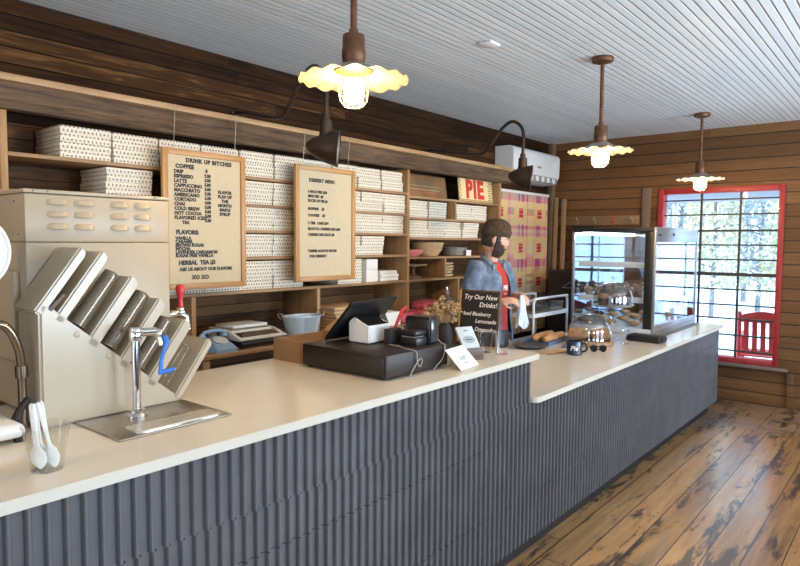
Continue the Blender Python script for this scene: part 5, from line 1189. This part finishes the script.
for k, (x, y, a, sx, sy, lab) in enumerate(((-2.36, 4.02, 0.25, 0.13, 0.15, 'lower sheet of parchment near the man'), (-2.13, 4.42, -0.15, 0.075, 0.13, 'kraft paper sheet with curled edge beside the mug'), (-2.13, 4.72, 0.3, 0.06, 0.07, 'small blue patterned napkin by the wooden slab'))):
    m = MB(); n = 8; rows = []
    for th in (0.0, 0.0015):
        rows.append([[m.bm.verts.new((x + (i / n - .5) * 2 * sx * math.cos(a) - (j / n - .5) * 2 * sy * math.sin(a), y + (i / n - .5) * 2 * sx * math.sin(a) + (j / n - .5) * 2 * sy * math.cos(a), ZL + 0.001 + th + 0.02 * max(0, (i / n - .6)) ** 1.5 * (k < 2))) for i in range(n + 1)] for j in range(n + 1)])
    for R in rows:
        for j in range(n):
            for i in range(n): m.bm.faces.new((R[j][i], R[j][i + 1], R[j + 1][i + 1], R[j + 1][i]))
    a_, b_ = rows
    for i in range(n):
        m.bm.faces.new((a_[0][i], b_[0][i], b_[0][i + 1], a_[0][i + 1])); m.bm.faces.new((a_[n][i], a_[n][i + 1], b_[n][i + 1], b_[n][i]))
        m.bm.faces.new((a_[i][0], a_[i + 1][0], b_[i + 1][0], b_[i][0])); m.bm.faces.new((a_[i][n], b_[i][n], b_[i + 1][n], a_[i + 1][n]))
    tag(m.build('paper_sheet', (M['parchment'], M['kraft'], M['bluepan'])[k]), lab, 'paper')

# ================================================================== behind the counter, far corner
ct = thing('utility_cart', 'white tube utility cart with clear tubs standing behind the man', 'cart', (-3.02, 5.85, 0))
K0, K1, L0, L1 = -3.22, -2.86, 5.50, 6.24
for (x, y) in ((K0, L0), (K1, L0), (K1, L1), (K0, L1)):
    MB().cyl((x, y, 0.09), (x, y, 1.13), 0.013, n=14).build('leg', M['white_plastic'], ct)
    MB().lathe([(0, -0.014), (0.040, -0.014), (0.045, 0), (0.040, 0.014), (0, 0.014)], n=22, M=basis((0, 1, 0), (0, 0, 1), (x, y, 0.0455))).build('caster', M['black'], ct)
for x in (K0, K1):
    MB().tube(smooth([(x, L0, 1.12), (x, L0 + 0.015, 1.155), (x, L0 + 0.06, 1.17), (x, L1 - 0.06, 1.17), (x, L1 - 0.015, 1.155), (x, L1, 1.12)]), 0.013, 12).build('top_rail', M['white_plastic'], ct)
for z in (0.30, 0.68, 0.99):
    m = MB().box(K0 - 0.01, L0 - 0.01, z, K1 + 0.01, L1 + 0.01, z + 0.012, bev=0.003)
    for b in ((K0 - 0.01, L0 - 0.01, K0 - 0.005, L1 + 0.01), (K1 + 0.005, L0 - 0.01, K1 + 0.01, L1 + 0.01), (K0, L0 - 0.01, K1, L0 - 0.005), (K0, L1 + 0.005, K1, L1 + 0.01)): m.box(b[0], b[1], z + 0.010, b[2], b[3], z + 0.040)
    m.build('shelf', M['white_plastic'], ct)
for k, (y0, y1) in enumerate(((5.54, 5.85), (5.89, 6.19))):
    m = MB(); P0 = [(-3.19, y0 + .01), (-2.89, y0 + .01), (-2.89, y1 - .01), (-3.19, y1 - .01)]; P1 = [(-3.205, y0), (-2.875, y0), (-2.875, y1), (-3.205, y1)]
    z = 1.0025
    m.ring_surface([[Vector((x, y, z)) for x, y in P0], [Vector((x, y, z + 0.11)) for x, y in P1], [Vector((x * 0.998 - 0.006, y, z + 0.11)) for x, y in P1], [Vector((x * 0.998 - 0.006, y, z + 0.004)) for x, y in P0]])
    tag(m.build('clear_tub', M['clearbag']), 'clear plastic tub on the top shelf of the cart, %s one' % ('nearer' if k == 0 else 'farther'), 'tub', 'clear tubs on the cart')
fr = thing('black_fridge', 'black under counter fridge in the far left corner', 'fridge', (-3.10, 7.36, 0))
MB().box(-3.50, 7.10, 0.03, -2.78, 7.62, 1.385, bev=0.008).build('cabinet', M['black'], fr)
MB().box(-3.485, 7.075, 0.08, -2.795, 7.099, 1.37, bev=0.006).build('door', M['black'], fr)
MB().tube([(-2.84, 7.075, 0.75), (-2.84, 7.045, 0.77), (-2.84, 7.045, 1.13), (-2.84, 7.075, 1.15)], 0.009, 10).build('handle', M['alu'], fr)
for (x, y) in ((-3.45, 7.15), (-2.83, 7.15), (-2.83, 7.57), (-3.45, 7.57)): MB().cyl((x, y, 0), (x, y, 0.032), 0.02).build('foot', M['black'], fr)
tag(MB().tube([(-3.30, 7.06, 1.185), (-3.21, 7.062, 1.25), (-3.12, 7.06, 1.185), (-3.30, 7.06, 1.185)], 0.005, 8).build('wire_hanger', M['grey']), 'small wire triangle hanging on the black fridge door', 'hanger')
rk = thing('wall_rack', 'black wall rack with three tan panels above the black fridge', 'rack', (-3.30, 7.64, 1.43))
MB().box(-3.46, 7.63, 1.43, -3.18, 7.655, 1.925, bev=0.003).build('back_plate', M['black_matte'], rk)
for k in range(3): MB().box(-3.445, 7.618, 1.455 + k * 0.158, -3.23, 7.629, 1.575 + k * 0.158, bev=0.002).build('panel', M['card'], rk)
m = MB().box(-0.04, -0.01, 0, 0.04, 0.01, 0.52, bev=0.003)
bmesh.ops.transform(m.bm, matrix=Matrix.Translation((-3.12, 7.56, 1.3865)) @ Matrix.Rotation(0.10, 4, 'Y') @ Matrix.Rotation(-0.14, 4, 'X'), verts=m.bm.verts[:])
for v in m.bm.verts: v.co.z = max(v.co.z, 1.3862)
tag(m.build('dark_plank', M['wood_dark']), 'dark wooden plank leaning above the black fridge', 'plank')
for k, x in enumerate((-3.37, -3.15, -2.925, -2.70)):
    t = thing('wall_peg', '%s peg from the left on the rail along the end wall' % ORD[k], 'peg', (x, 7.62, 1.985), None, 'pegs on the wall rail')
    mt = M['red_plastic'] if k == 2 else M['brass']
    MB().tube([(x, 7.654, 2.00), (x, 7.615, 1.985), (x, 7.590, 1.99), (x, 7.580, 2.03)], [0.008, 0.007, 0.008, 0.012], 10).build('hook', mt, t)
    MB().tube([(x, 7.654, 1.975), (x, 7.625, 1.955), (x, 7.615, 1.962)], [0.007, 0.006, 0.008], 10).build('lower_hook', mt, t)

# ================================================================== the man
def remeshed(m, voxel, smooth_it=4):
    bmesh.ops.recalc_face_normals(m.bm, faces=m.bm.faces[:])
    me = bpy.data.meshes.new('tmp'); m.bm.to_mesh(me); m.bm.free()
    ob = bpy.data.objects.new('tmp', me); C.objects.link(ob)
    r = ob.modifiers.new('r', 'REMESH'); r.mode = 'VOXEL'; r.voxel_size = voxel; r.use_smooth_shade = True
    if smooth_it:
        s_ = ob.modifiers.new('s', 'SMOOTH'); s_.factor = 0.5; s_.iterations = smooth_it
    dg = bpy.context.evaluated_depsgraph_get()
    out = bpy.data.meshes.new_from_object(ob.evaluated_get(dg))
    bpy.data.objects.remove(ob); bpy.data.meshes.remove(me)
    r_ = MB(); r_.mesh(out); bpy.data.meshes.remove(out); return r_
man = thing('person', 'bearded person in brown beanie, denim shirt and red tee looking down at a cloth', 'person', (-2.685, 4.435, 0), -0.02)
MS = 1.0
HEAD_C = Vector((0.035, 0.0, 1.735)); HYAW, HPIT = 0.62, 0.24
HM = Matrix.Translation(HEAD_C) @ Matrix.Rotation(HYAW, 4, 'Z') @ Matrix.Rotation(HPIT, 4, 'Y') @ Matrix.Scale(1.07, 4)
def head_parts(m):
    """head built facing local +x around its centre; eyes at half the head height"""
    vs0 = len(m.bm.verts)
    r = bmesh.ops.create_uvsphere(m.bm, u_segments=40, v_segments=30, radius=1.0)
    for v in r['verts']:
        p = v.co.copy(); x, y, z = p
        sx, sy, sz = 0.099, 0.078, 0.122
        if z < 0: sy *= 1 - 0.22 * (-z) ** 1.3; sx *= 1 - 0.08 * (-z)
        q = Vector((x * sx, y * sy, z * sz))
        if x > 0:   # flatter face, jaw forward
            q.x *= 0.93
            if z < -0.35: q.x += 0.018 * (-z - 0.35) * x * 2
        else: q.x -= 0.006 * (1 - abs(z))
        def g(cy, cz, s, a, dirx=1.0):
            d = ((q.y - cy) ** 2 + (q.z - cz) ** 2) / (s * s)
            return a * math.exp(-d) if x > 0.2 else 0
        q.x += g(0, -0.012, 0.013, 0.016) + g(0, -0.026, 0.012, 0.016) + g(0, 0.008, 0.012, 0.008)
        q.x += g(0.035, 0.022, 0.018, 0.006) + g(-0.035, 0.022, 0.018, 0.006)
        q.x -= g(0.032, 0.0, 0.014, 0.011) + g(-0.032, 0.0, 0.014, 0.011)
        q.x += g(0.0, -0.055, 0.016, 0.006) - g(0, -0.062, 0.006, 0.003) + g(0, -0.070, 0.014, 0.005) + g(0, -0.098, 0.022, 0.010)
        q.x += g(0.048, -0.022, 0.018, 0.004) + g(-0.048, -0.022, 0.018, 0.004)
        v.co = q
    for s in (-1, 1):
        e = bmesh.ops.create_uvsphere(m.bm, u_segments=16, v_segments=12, radius=1.0)
        for v in e['verts']: v.co = Vector((v.co.x * 0.020 - 0.012, v.co.y * 0.010 + s * 0.080, v.co.z * 0.033 - 0.006))
    m.bm.verts.ensure_lookup_table(); bmesh.ops.transform(m.bm, matrix=HM, verts=m.bm.verts[vs0:])
# joints: facing +x, -y is the arm nearer the camera
SHR, ELR, WRR = Vector((-0.01, -0.205, 1.50)), Vector((-0.05, -0.285, 1.235)), Vector((0.215, -0.200, 1.262))
SHL, ELL, WRL = Vector((-0.01, 0.205, 1.49)), Vector((0.02, 0.275, 1.245)), Vector((0.262, 0.035, 1.290))
def lerp(a, b, t): return a + (b - a) * t
def arm(m, S_, E_, W_, k=1.0, to=1.0):
    pts = [lerp(S_, E_, t) for t in (0, 0.25, 0.5, 0.75, 0.95)] + [lerp(E_, W_, t) for t in (0.06, 0.25, 0.5, 0.75, 1.0) if t <= to]
    rs = [0.062, 0.056, 0.050, 0.045, 0.041, 0.042, 0.043, 0.038, 0.031, 0.026][:len(pts)]
    m.tube(pts, [r * k for r in rs], 16)
    m.ball(S_, 0.064 * k, sub=3); m.ball(E_, 0.043 * k, sub=3)
def hand(m, W_, d, up, curl, side):
    """palm + five fingers; d points along the forearm, up is the back of the hand, side says where the thumb leaves"""
    d = Vector(d).normalized(); up = Vector(up); up = (up - d * up.dot(d)).normalized(); s_ = d.cross(up) * side
    c = W_ + d * 0.050
    M3 = Matrix((d, s_, up)).transposed().to_4x4()
    m.ball(c, 1.0, 0.054, 0.041, 0.017, sub=3, M=None) if False else None
    n0 = len(m.bm.verts); bmesh.ops.create_icosphere(m.bm, subdivisions=3, radius=1.0); m.bm.verts.ensure_lookup_table()
    for v in m.bm.verts[n0:]: v.co = Vector((v.co.x * 0.056, v.co.y * 0.042, v.co.z * 0.019))
    M4 = M3.copy(); M4.translation = c; bmesh.ops.transform(m.bm, matrix=M4, verts=m.bm.verts[n0:])
    m.tube([W_ - d * 0.03, W_, W_ + d * 0.03], [0.026, 0.025, 0.026], 14)
    for i, (off, ln) in enumerate(((0.030, 0.070), (0.010, 0.080), (-0.011, 0.074), (-0.030, 0.058))):
        p = c + d * 0.040 + s_ * off; a = 0.0; pts = [p - d * 0.015]
        for j, f in enumerate((0.45, 0.32, 0.26)):
            pts.append(p.copy()); a += curl * (0.75, 1.0, 0.7)[j]
            p = p + (d * math.cos(a) - up * math.sin(a)) * (ln * f)
        pts.append(p)
        m.tube(pts, [0.0095, 0.0095, 0.0090, 0.0085, 0.0065], 10); m.ball(p, 0.0066, sub=2)
    p = c - d * 0.022 + s_ * 0.036
    t1 = p + d * 0.030 + s_ * 0.020 - up * 0.018; t2 = t1 + d * 0.026 - s_ * 0.002 - up * 0.016
    m.tube([p - s_ * 0.014, p, t1, t2], [0.012, 0.012, 0.0105, 0.008], 10); m.ball(t2, 0.008, sub=2)
body = MB()
head_parts(body)
body.tube([(-0.012, 0, 1.50), (-0.005, 0, 1.57), (0.012, 0, 1.66)], [0.062, 0.057, 0.056], 20)
TOR = [(0.90, 0, 0, 0.115, 0.165), (0.98, 0, 0, 0.120, 0.168), (1.06, 0.005, 0, 0.112, 0.155), (1.16, 0.006, 0, 0.110, 0.155), (1.28, 0.002, 0, 0.118, 0.170), (1.40, -0.004, 0, 0.122, 0.188), (1.48, -0.012, 0, 0.100, 0.180), (1.525, -0.012, 0, 0.072, 0.125), (1.56, -0.008, 0, 0.05, 0.065)]
body.loft(TOR, 32)
arm(body, SHR, ELR, WRR); arm(body, SHL, ELL, WRL)
hand(body, WRR, (0.93, 0.30, 0.10), (0.05, -0.55, 0.83), 0.62, 1)
hand(body, WRL, (0.70, -0.68, -0.05), (0.25, 0.55, 0.80), 0.62, -1)
HIP = {}
for s in (-1, 1):
    body.tube([(0, s * 0.088, 0.95), (0.006, s * 0.092, 0.75), (0.01, s * 0.095, 0.52), (-0.006, s * 0.098, 0.34), (-0.02, s * 0.10, 0.10), (-0.02, s * 0.10, 0.06)], [0.092, 0.082, 0.058, 0.056, 0.040, 0.040], 18)
    body.tube([(-0.05, s * 0.10, 0.045), (0.03, s * 0.105, 0.042), (0.13, s * 0.115, 0.030), (0.17, s * 0.118, 0.028)], [0.036, 0.038, 0.030, 0.018], 14)
b_ = remeshed(body, 0.0065, 3); b_.build('body', M['skin'], man, ang=180)
# red tee: torso shell, a little larger
tee = MB(); tee.loft([(z, cx, cy, rx + 0.009, ry + 0.009) for z, cx, cy, rx, ry in TOR[:-2]] + [(1.522, -0.012, 0, 0.080, 0.128), (1.552, -0.004, 0, 0.064, 0.078), (1.556, -0.004, 0, 0.060, 0.072)], 32)
for s, S_, E_ in ((-1, SHR, ELR), (1, SHL, ELL)): tee.tube([S_ * 0.7 + Vector((0, 0, 0.45)) * 1.0 if False else lerp(S_, E_, -0.1), lerp(S_, E_, 0.3)], [0.070, 0.064], 14)
t_ = remeshed(tee, 0.010, 3)
te = t_.build('red_tee', M['red_cloth'], man, ang=180)
m = MB(); me = text_mesh('PIE', 0.050, 0.002, 'CENTER', 0.0006); m.mesh(me, basis((0, 1, 0), (0, 0, 1), (0.1345, 0.0, 1.335)))
m.box(0.1335, -0.018, 1.30, 0.136, 0.018, 1.306); m.build('white_print', M['white_plastic'], te, recalc=False)
# trousers and shoes
tr_ = MB()
tr_.loft([(0.70, 0, 0, 0.10, 0.16), (0.90, 0, 0, 0.128, 0.180), (0.98, 0, 0, 0.134, 0.182), (1.02, 0.003, 0, 0.130, 0.178)], 28)
for s in (-1, 1):
    tr_.tube([(0, s * 0.088, 0.95), (0.006, s * 0.094, 0.75), (0.01, s * 0.098, 0.52), (-0.006, s * 0.10, 0.34), (-0.02, s * 0.102, 0.085)], [0.104, 0.096, 0.074, 0.068, 0.062], 18)
remeshed(tr_, 0.011, 4).build('trousers', M['navy_cloth'], man, ang=180)
for s in (-1, 1):
    m = MB().tube([(-0.075, s * 0.10, 0.052), (-0.03, s * 0.10, 0.060), (0.05, s * 0.106, 0.050), (0.14, s * 0.116, 0.038), (0.19, s * 0.118, 0.034)], [0.034, 0.048, 0.046, 0.042, 0.026], 16)
    for v in m.bm.verts: v.co.z = max(v.co.z, 0.001)
    m.build('shoe', M['shoe'], man)
# open denim shirt with rolled sleeves
shm = MB()
shm.loft([(0.90, 0.004, 0, 0.165, 0.215), (1.0, 0.004, 0, 0.160, 0.208), (1.10, 0.006, 0, 0.148, 0.195), (1.22, 0.006, 0, 0.146, 0.198), (1.34, 0.0, 0, 0.150, 0.208), (1.44, -0.008, 0, 0.138, 0.212), (1.50, -0.014, 0, 0.108, 0.178), (1.54, -0.014, 0, 0.086, 0.125), (1.575, -0.010, 0, 0.078, 0.088)], 40)
for S_, E_, W_ in ((SHR, ELR, WRR), (SHL, ELL, WRL)):
    pts = [lerp(S_, E_, -0.08), lerp(S_, E_, 0.2), lerp(S_, E_, 0.5), lerp(S_, E_, 0.8), lerp(S_, E_, 1.0), lerp(E_, W_, 0.2), lerp(E_, W_, 0.36)]
    shm.tube(pts, [0.078, 0.076, 0.070, 0.066, 0.062, 0.058, 0.055], 18); shm.ball(E_, 0.063, sub=3); shm.ball(S_, 0.080, sub=3)
s_ = remeshed(shm, 0.010, 4)
dl_ = []
def in_arm(p):
    for S_, E_, W_ in ((SHR, ELR, WRR), (SHL, ELL, WRL)):
        for a, b, r in ((S_, E_, 0.088), (E_, W_, 0.075)):
            d = b - a; t = max(0, min(1, (p - a).dot(d) / d.dot(d)))
            if (p - a - d * t).length < r: return True
    return False
cuffs = [(lerp(E_, W_, 0.34), (W_ - E_).normalized()) for S_, E_, W_ in ((SHR, ELR, WRR), (SHL, ELL, WRL))]
for f in s_.bm.faces:
    p = f.calc_center_median(); w_ = 0.052 + 0.055 * max(0, (1.56 - p.z)) * 0.5
    if p.z > 1.48: w_ = 0.06
    if p.x > 0.03 and -w_ * 1.05 < p.y < w_ * 1.25 and not (in_arm(p) and abs(p.y) > 0.12): dl_.append(f)
    elif p.z < 0.915 or p.z > 1.571: dl_.append(f)
    elif any((p - c).dot(n) > -0.004 and (p - c).length < 0.085 for c, n in cuffs): dl_.append(f)
bmesh.ops.delete(s_.bm, geom=dl_, context='FACES')
for v in s_.bm.verts:   # folds
    k = noise.noise(Vector((v.co.x * 9, v.co.y * 9, v.co.z * 5))) * 0.012 + noise.noise(v.co * 22) * 0.004
    v.co += v.normal * k
bmesh.ops.recalc_face_normals(s_.bm, faces=s_.bm.faces[:])
bmesh.ops.solidify(s_.bm, geom=s_.bm.faces[:], thickness=0.007)
so_ = s_.build('denim_shirt', M['denim'], man, ang=180)
m = MB()   # turned collar
m.tube(smooth([(0.062, -0.070, 1.475), (0.035, -0.088, 1.545), (-0.03, -0.075, 1.588), (-0.078, 0, 1.600), (-0.03, 0.075, 1.588), (0.035, 0.088, 1.545), (0.062, 0.070, 1.475)]), 0.016, 10, flat=1.0)
for s in (-1, 1): m.prism([(s * 0.052, 1.55), (s * 0.100, 1.535), (s * 0.105, 1.470), (s * 0.058, 1.480)], 'x', 0.070, 0.082)
m.build('collar', M['denim'], so_)
for (W_, E_, r) in ((WRR, ELR, 0.060), (WRL, ELL, 0.060)):
    a = lerp(E_, W_, 0.27); b = lerp(E_, W_, 0.40); d = (b - a).normalized()
    MB().tube([a, a + d * 0.004, b - d * 0.004, b, b - d * 0.001, a + d * 0.002], [r - 0.010, r, r * 0.97, r * 0.90, r * 0.72, r * 0.75], 20).build('rolled_cuff', M['denim'], so_)
# beanie, hair, beard, eyes
m = MB(); n0 = 0
rings = []
for i, (z, k) in enumerate(((0.020, 1.03), (0.030, 1.09), (0.050, 1.10), (0.066, 1.09), (0.070, 1.03), (0.095, 0.99), (0.118, 0.90), (0.137, 0.70), (0.149, 0.42), (0.153, 0.02))):
    n = 40; ring = []
    for a in range(n):
        t = 2 * PI * a / n
        ring.append(Vector((0.103 * k * math.cos(t) - 0.008, 0.087 * k * math.sin(t), z + 0.014 * math.cos(t) * (1 if i < 5 else 0.3))))
    rings.append(ring)
m.ring_surface(rings); bmesh.ops.transform(m.bm, matrix=HM, verts=m.bm.verts[:])
bn = m.build('beanie', M['knit'], man, ang=180)
def shell_patch(name, fn, mat, off, parent, seg=(56, 44)):
    """hair: the part of a slightly larger head for which fn(x,y,z) holds (unit sphere)"""
    m = MB(); r = bmesh.ops.create_uvsphere(m.bm, u_segments=seg[0], v_segments=seg[1], radius=1.0)
    kill = [f for f in m.bm.faces if not fn(*f.calc_center_median())]
    bmesh.ops.delete(m.bm, geom=kill, context='FACES')
    for v in m.bm.verts:
        x, y, z = v.co; o = off(x, y, z)
        sx, sy, sz = 0.099 + o, 0.078 + o, 0.122 + o
        if z < 0: sy *= 1 - 0.22 * (-z) ** 1.3; sx *= 1 - 0.08 * (-z)
        q = Vector((x * sx, y * sy, z * sz))
        if x > 0:
            q.x *= 0.93
            if z < -0.35: q.x += 0.018 * (-z - 0.35) * x * 2
        v.co = q + Vector((noise.noise(q * 60), noise.noise(q * 60 + Vector((5, 0, 0))), noise.noise(q * 60 + Vector((0, 9, 0))))) * 0.004
    bmesh.ops.solidify(m.bm, geom=m.bm.faces[:], thickness=-0.006)
    bmesh.ops.transform(m.bm, matrix=HM, verts=m.bm.verts[:])
    return m.build(name, mat, parent, ang=180)
def beard_fn(x, y, z):
    if z > -0.05 and not (0.0 < x < 0.30 and abs(y) > 0.85 and z < 0.2): return False
    if x < -0.02: return False
    if abs(y) < 0.24 and x > 0.5 and -0.60 < z < -0.47: return False      # mouth
    line = -0.40 + 0.42 * max(0, abs(y) - 0.42)
    return z < line or (abs(y) > 0.88)
shell_patch('beard', beard_fn, M['hair'], lambda x, y, z: 0.005 + (0.030 * max(0, -z - 0.45) if z < -0.45 else 0), man)
shell_patch('hair', lambda x, y, z: x < -0.12 and z > -0.45 and z < 0.35, M['hair'], lambda x, y, z: 0.005, man)
for s in (-1, 1):
    p = HM @ Vector((0.0775, s * 0.032, 0.0))
    e = MB().ball(p, 0.0100, sub=2).build('eye', M['white_plastic'], man)
    MB().ball(HM @ Vector((0.0845, s * 0.0325, -0.001)), 0.0052, sub=2).build('iris', M['hair'], e)
    m = MB(); q = [HM @ Vector((0.094 - 0.012 * abs(t), s * (0.032 + 0.020 * t), 0.024 + 0.003 * (1 - t * t))) for t in (-1, -.5, 0, .5, 1)]
    m.tube(q, [0.002, 0.004, 0.0045, 0.004, 0.002], 8); m.build('eyebrow', M['hair'], man)
# the cloth in his hands
hc = man.matrix_basis @ Vector((0.335, -0.055, 1.255)); hc = Matrix.Translation(man.location) @ Matrix.Rotation(-0.02, 4, 'Z') @ Vector((0.340, -0.105, 1.270))
m = MB(); rings = []
for i in range(13):
    t = i / 12; z = hc.z + 0.04 - 0.23 * t; wd = 0.020 + 0.045 * t ** 0.8; n = 28; ring = []
    for k in range(n):
        a = 2 * PI * k / n; f = 1 + 0.30 * math.sin(5 * a + 2 * t) * t
        ring.append(Vector((hc.x + wd * 0.55 * f * math.cos(a) + 0.01 * t, hc.y + wd * f * math.sin(a), z + 0.022 * t * math.sin(3 * a))))
    rings.append(ring)
m.ring_surface(rings)
tag(m.build('cleaning_cloth', plain('pale_blue_cloth', (0.55, 0.66, 0.80), 0.85)), 'pale blue cloth hanging from the hands of the bearded person', 'cloth')

# ================================================================== outside the red window
structure(MB().box(-16, 7.80, -0.35, 16, 40, -0.25).build('ground_outside', M['ground'], loc=(0, 0, 0)), 'bright pale ground beyond the window')
structure(MB().box(-5.5, 7.80, -0.249, 4.0, 10.2, -0.03).build('floor_porch', M['deck'], loc=(0, 0, 0)), 'pale porch deck outside the window')
structure(MB().box(-2.9, 7.80, 2.31, 4.0, 9.9, 2.41).build('ceiling_porch', M['eave'], loc=(0, 0, 0)), 'grey porch soffit seen through the top panes')
for x, lab in ((-2.86, 'slim white porch post outside, left of the red chair'), (0.6, 'slim white porch post outside, right of the window')):
    tag(MB().box(x - 0.03, 9.82, -0.029, x + 0.03, 9.88, 2.309, bev=0.004).build('porch_post', M['white_plastic']), lab, 'post', 'porch posts')
rc = thing('rocking_chair', 'red slatted rocking chair on the porch outside the window', 'chair', (-1.44, 8.66, -0.029), 0.10)
# local: backrest toward -y, facing +y
for s in (-1, 1):
    MB().tube(smooth([(s * 0.25, -0.46, 0.055), (s * 0.25, -0.2, 0.028), (s * 0.25, 0.05, 0.022), (s * 0.25, 0.3, 0.035), (s * 0.25, 0.44, 0.06)]), 0.020, 10).build('rocker', M['chair_red'], rc)
    MB().box(s * 0.25 - 0.022, 0.22, 0.04, s * 0.25 + 0.022, 0.265, 0.64, bev=0.005).build('front_leg', M['chair_red'], rc)
    MB().tube([(s * 0.25, -0.18, 0.03), (s * 0.25, -0.19, 0.43), (s * 0.245, -0.30, 0.95)], [0.024, 0.026, 0.020], 10).build('back_post', M['chair_red'], rc)
    MB().box(s * 0.27 - 0.045, -0.22, 0.64, s * 0.27 + 0.045, 0.30, 0.662, bev=0.006).build('armrest', M['chair_red'], rc)
for k in range(6): MB().box(-0.25, -0.16 + k * 0.075, 0.405 + 0.004 * k, 0.25, -0.095 + k * 0.075, 0.425 + 0.004 * k, bev=0.004).build('seat_slat', M['chair_red'], rc)
for k in range(5):
    x = -0.172 + k * 0.086
    slab((x - 0.027, -0.205, 0.44), (x + 0.027, -0.205, 0.44), (x + 0.027, -0.300, 0.86), (x - 0.027, -0.300, 0.86), 0.012).build('back_slat', M['chair_red'], rc)
m = MB(); P = [(-0.25, 0.83)] + [(-0.25 + 0.05 * i, 0.905 + 0.055 * math.sin(PI * i / 10)) for i in range(11)] + [(0.25, 0.83)]
m.prism(P, 'y', -0.312, -0.285); m.build('top_rail', M['chair_red'], rc)
MB().box(-0.25, -0.22, 0.44, 0.25, -0.195, 0.49, bev=0.003).build('lower_rail', M['chair_red'], rc)
tg = thing('neighbour_house', 'tan clapboard house across the lot, at the left of the window', 'house', (-7.6, 15.4, -0.249))
MB().box(-9.5, 15.0, -0.249, -5.45, 17.2, 4.2).build('wall', M['tan_wall'], tg)
MB().prism([(-9.9, 4.2), (-5.3, 4.2), (-7.5, 6.2)], 'y', 14.7, 17.4).build('roof', M['eave'], tg)
random.seed(21)
def tree(name, lab, x, y, h, r, mt, n, grp, z0=0.12):
    t = thing(name, lab, 'tree', (x, y, -0.249), None, grp)
    m = MB().tube([(x, y, -0.249), (x + 0.05, y, h * 0.4), (x - 0.05, y, h * 0.9)], [0.075 * r, 0.05 * r, 0.012], 9)
    for k in range(24):
        a = random.uniform(0, 2 * PI); z = random.uniform(z0 * h, h * 0.85); l = r * (1 - z / h * 0.8)
        m.tube([(x, y, z), (x + l * .5 * math.cos(a), y + l * .5 * math.sin(a), z + 0.15 * l), (x + l * math.cos(a), y + l * math.sin(a), z + 0.2 * l)], [0.03 * r, 0.018 * r, 0.005], 5)
    m.build('trunk', M['bark'], t)
    m = MB()
    for k in range(n):
        zz = random.uniform(z0 * h * 0.8, h); l = r * (1 - (zz / h) ** 1.6 * 0.85) * math.sqrt(random.uniform(0.15, 1)); a = random.uniform(0, 2 * PI)
        c = Vector((x + l * math.cos(a), y + l * math.sin(a), zz)); s = random.uniform(0.05, 0.12)
        u = Vector((random.gauss(0, 1), random.gauss(0, 1), random.gauss(0, 1))).normalized(); v = u.orthogonal().normalized()
        m.poly([c - u * s, c + v * s * .5, c + u * s, c - v * s * .5])
    m.build('foliage', mt, t, recalc=False)
TR = [(-4.35, 18.4, 5.4, 0.93, 0, 'front row, at the left beside the tan house'), (-2.45, 18.4, 4.6, 0.93, 0, 'front row, behind the middle panes'), (-0.5, 18.4, 5.2, 0.93, 0, 'front row, behind the right window edge'),
      (-6.0, 21.2, 7.0, 1.08, 1, 'second row, behind the tan house corner'), (-3.75, 21.2, 6.4, 1.08, 1, 'second row, in the gap left of centre'), (-1.5, 21.2, 7.2, 1.08, 1, 'second row, in the gap right of centre'),
      (-7.3, 24.6, 9.5, 1.25, 1, 'back row, tallest at the left'), (-4.8, 24.6, 9.0, 1.25, 1, 'back row, tall one left of centre'), (-2.3, 24.6, 9.8, 1.25, 1, 'back row, tall one at the right')]
for (x, y, h, r, k, lab) in TR:
    tree('pale_tree' if k == 0 else 'grey_tree', ('pale leafy tree across the lot, ' if k == 0 else 'grey green tree across the lot, ') + lab, x, y, h, r, M['leaf'] if k == 0 else M['leaf2'], 2600, 'trees across the lot')
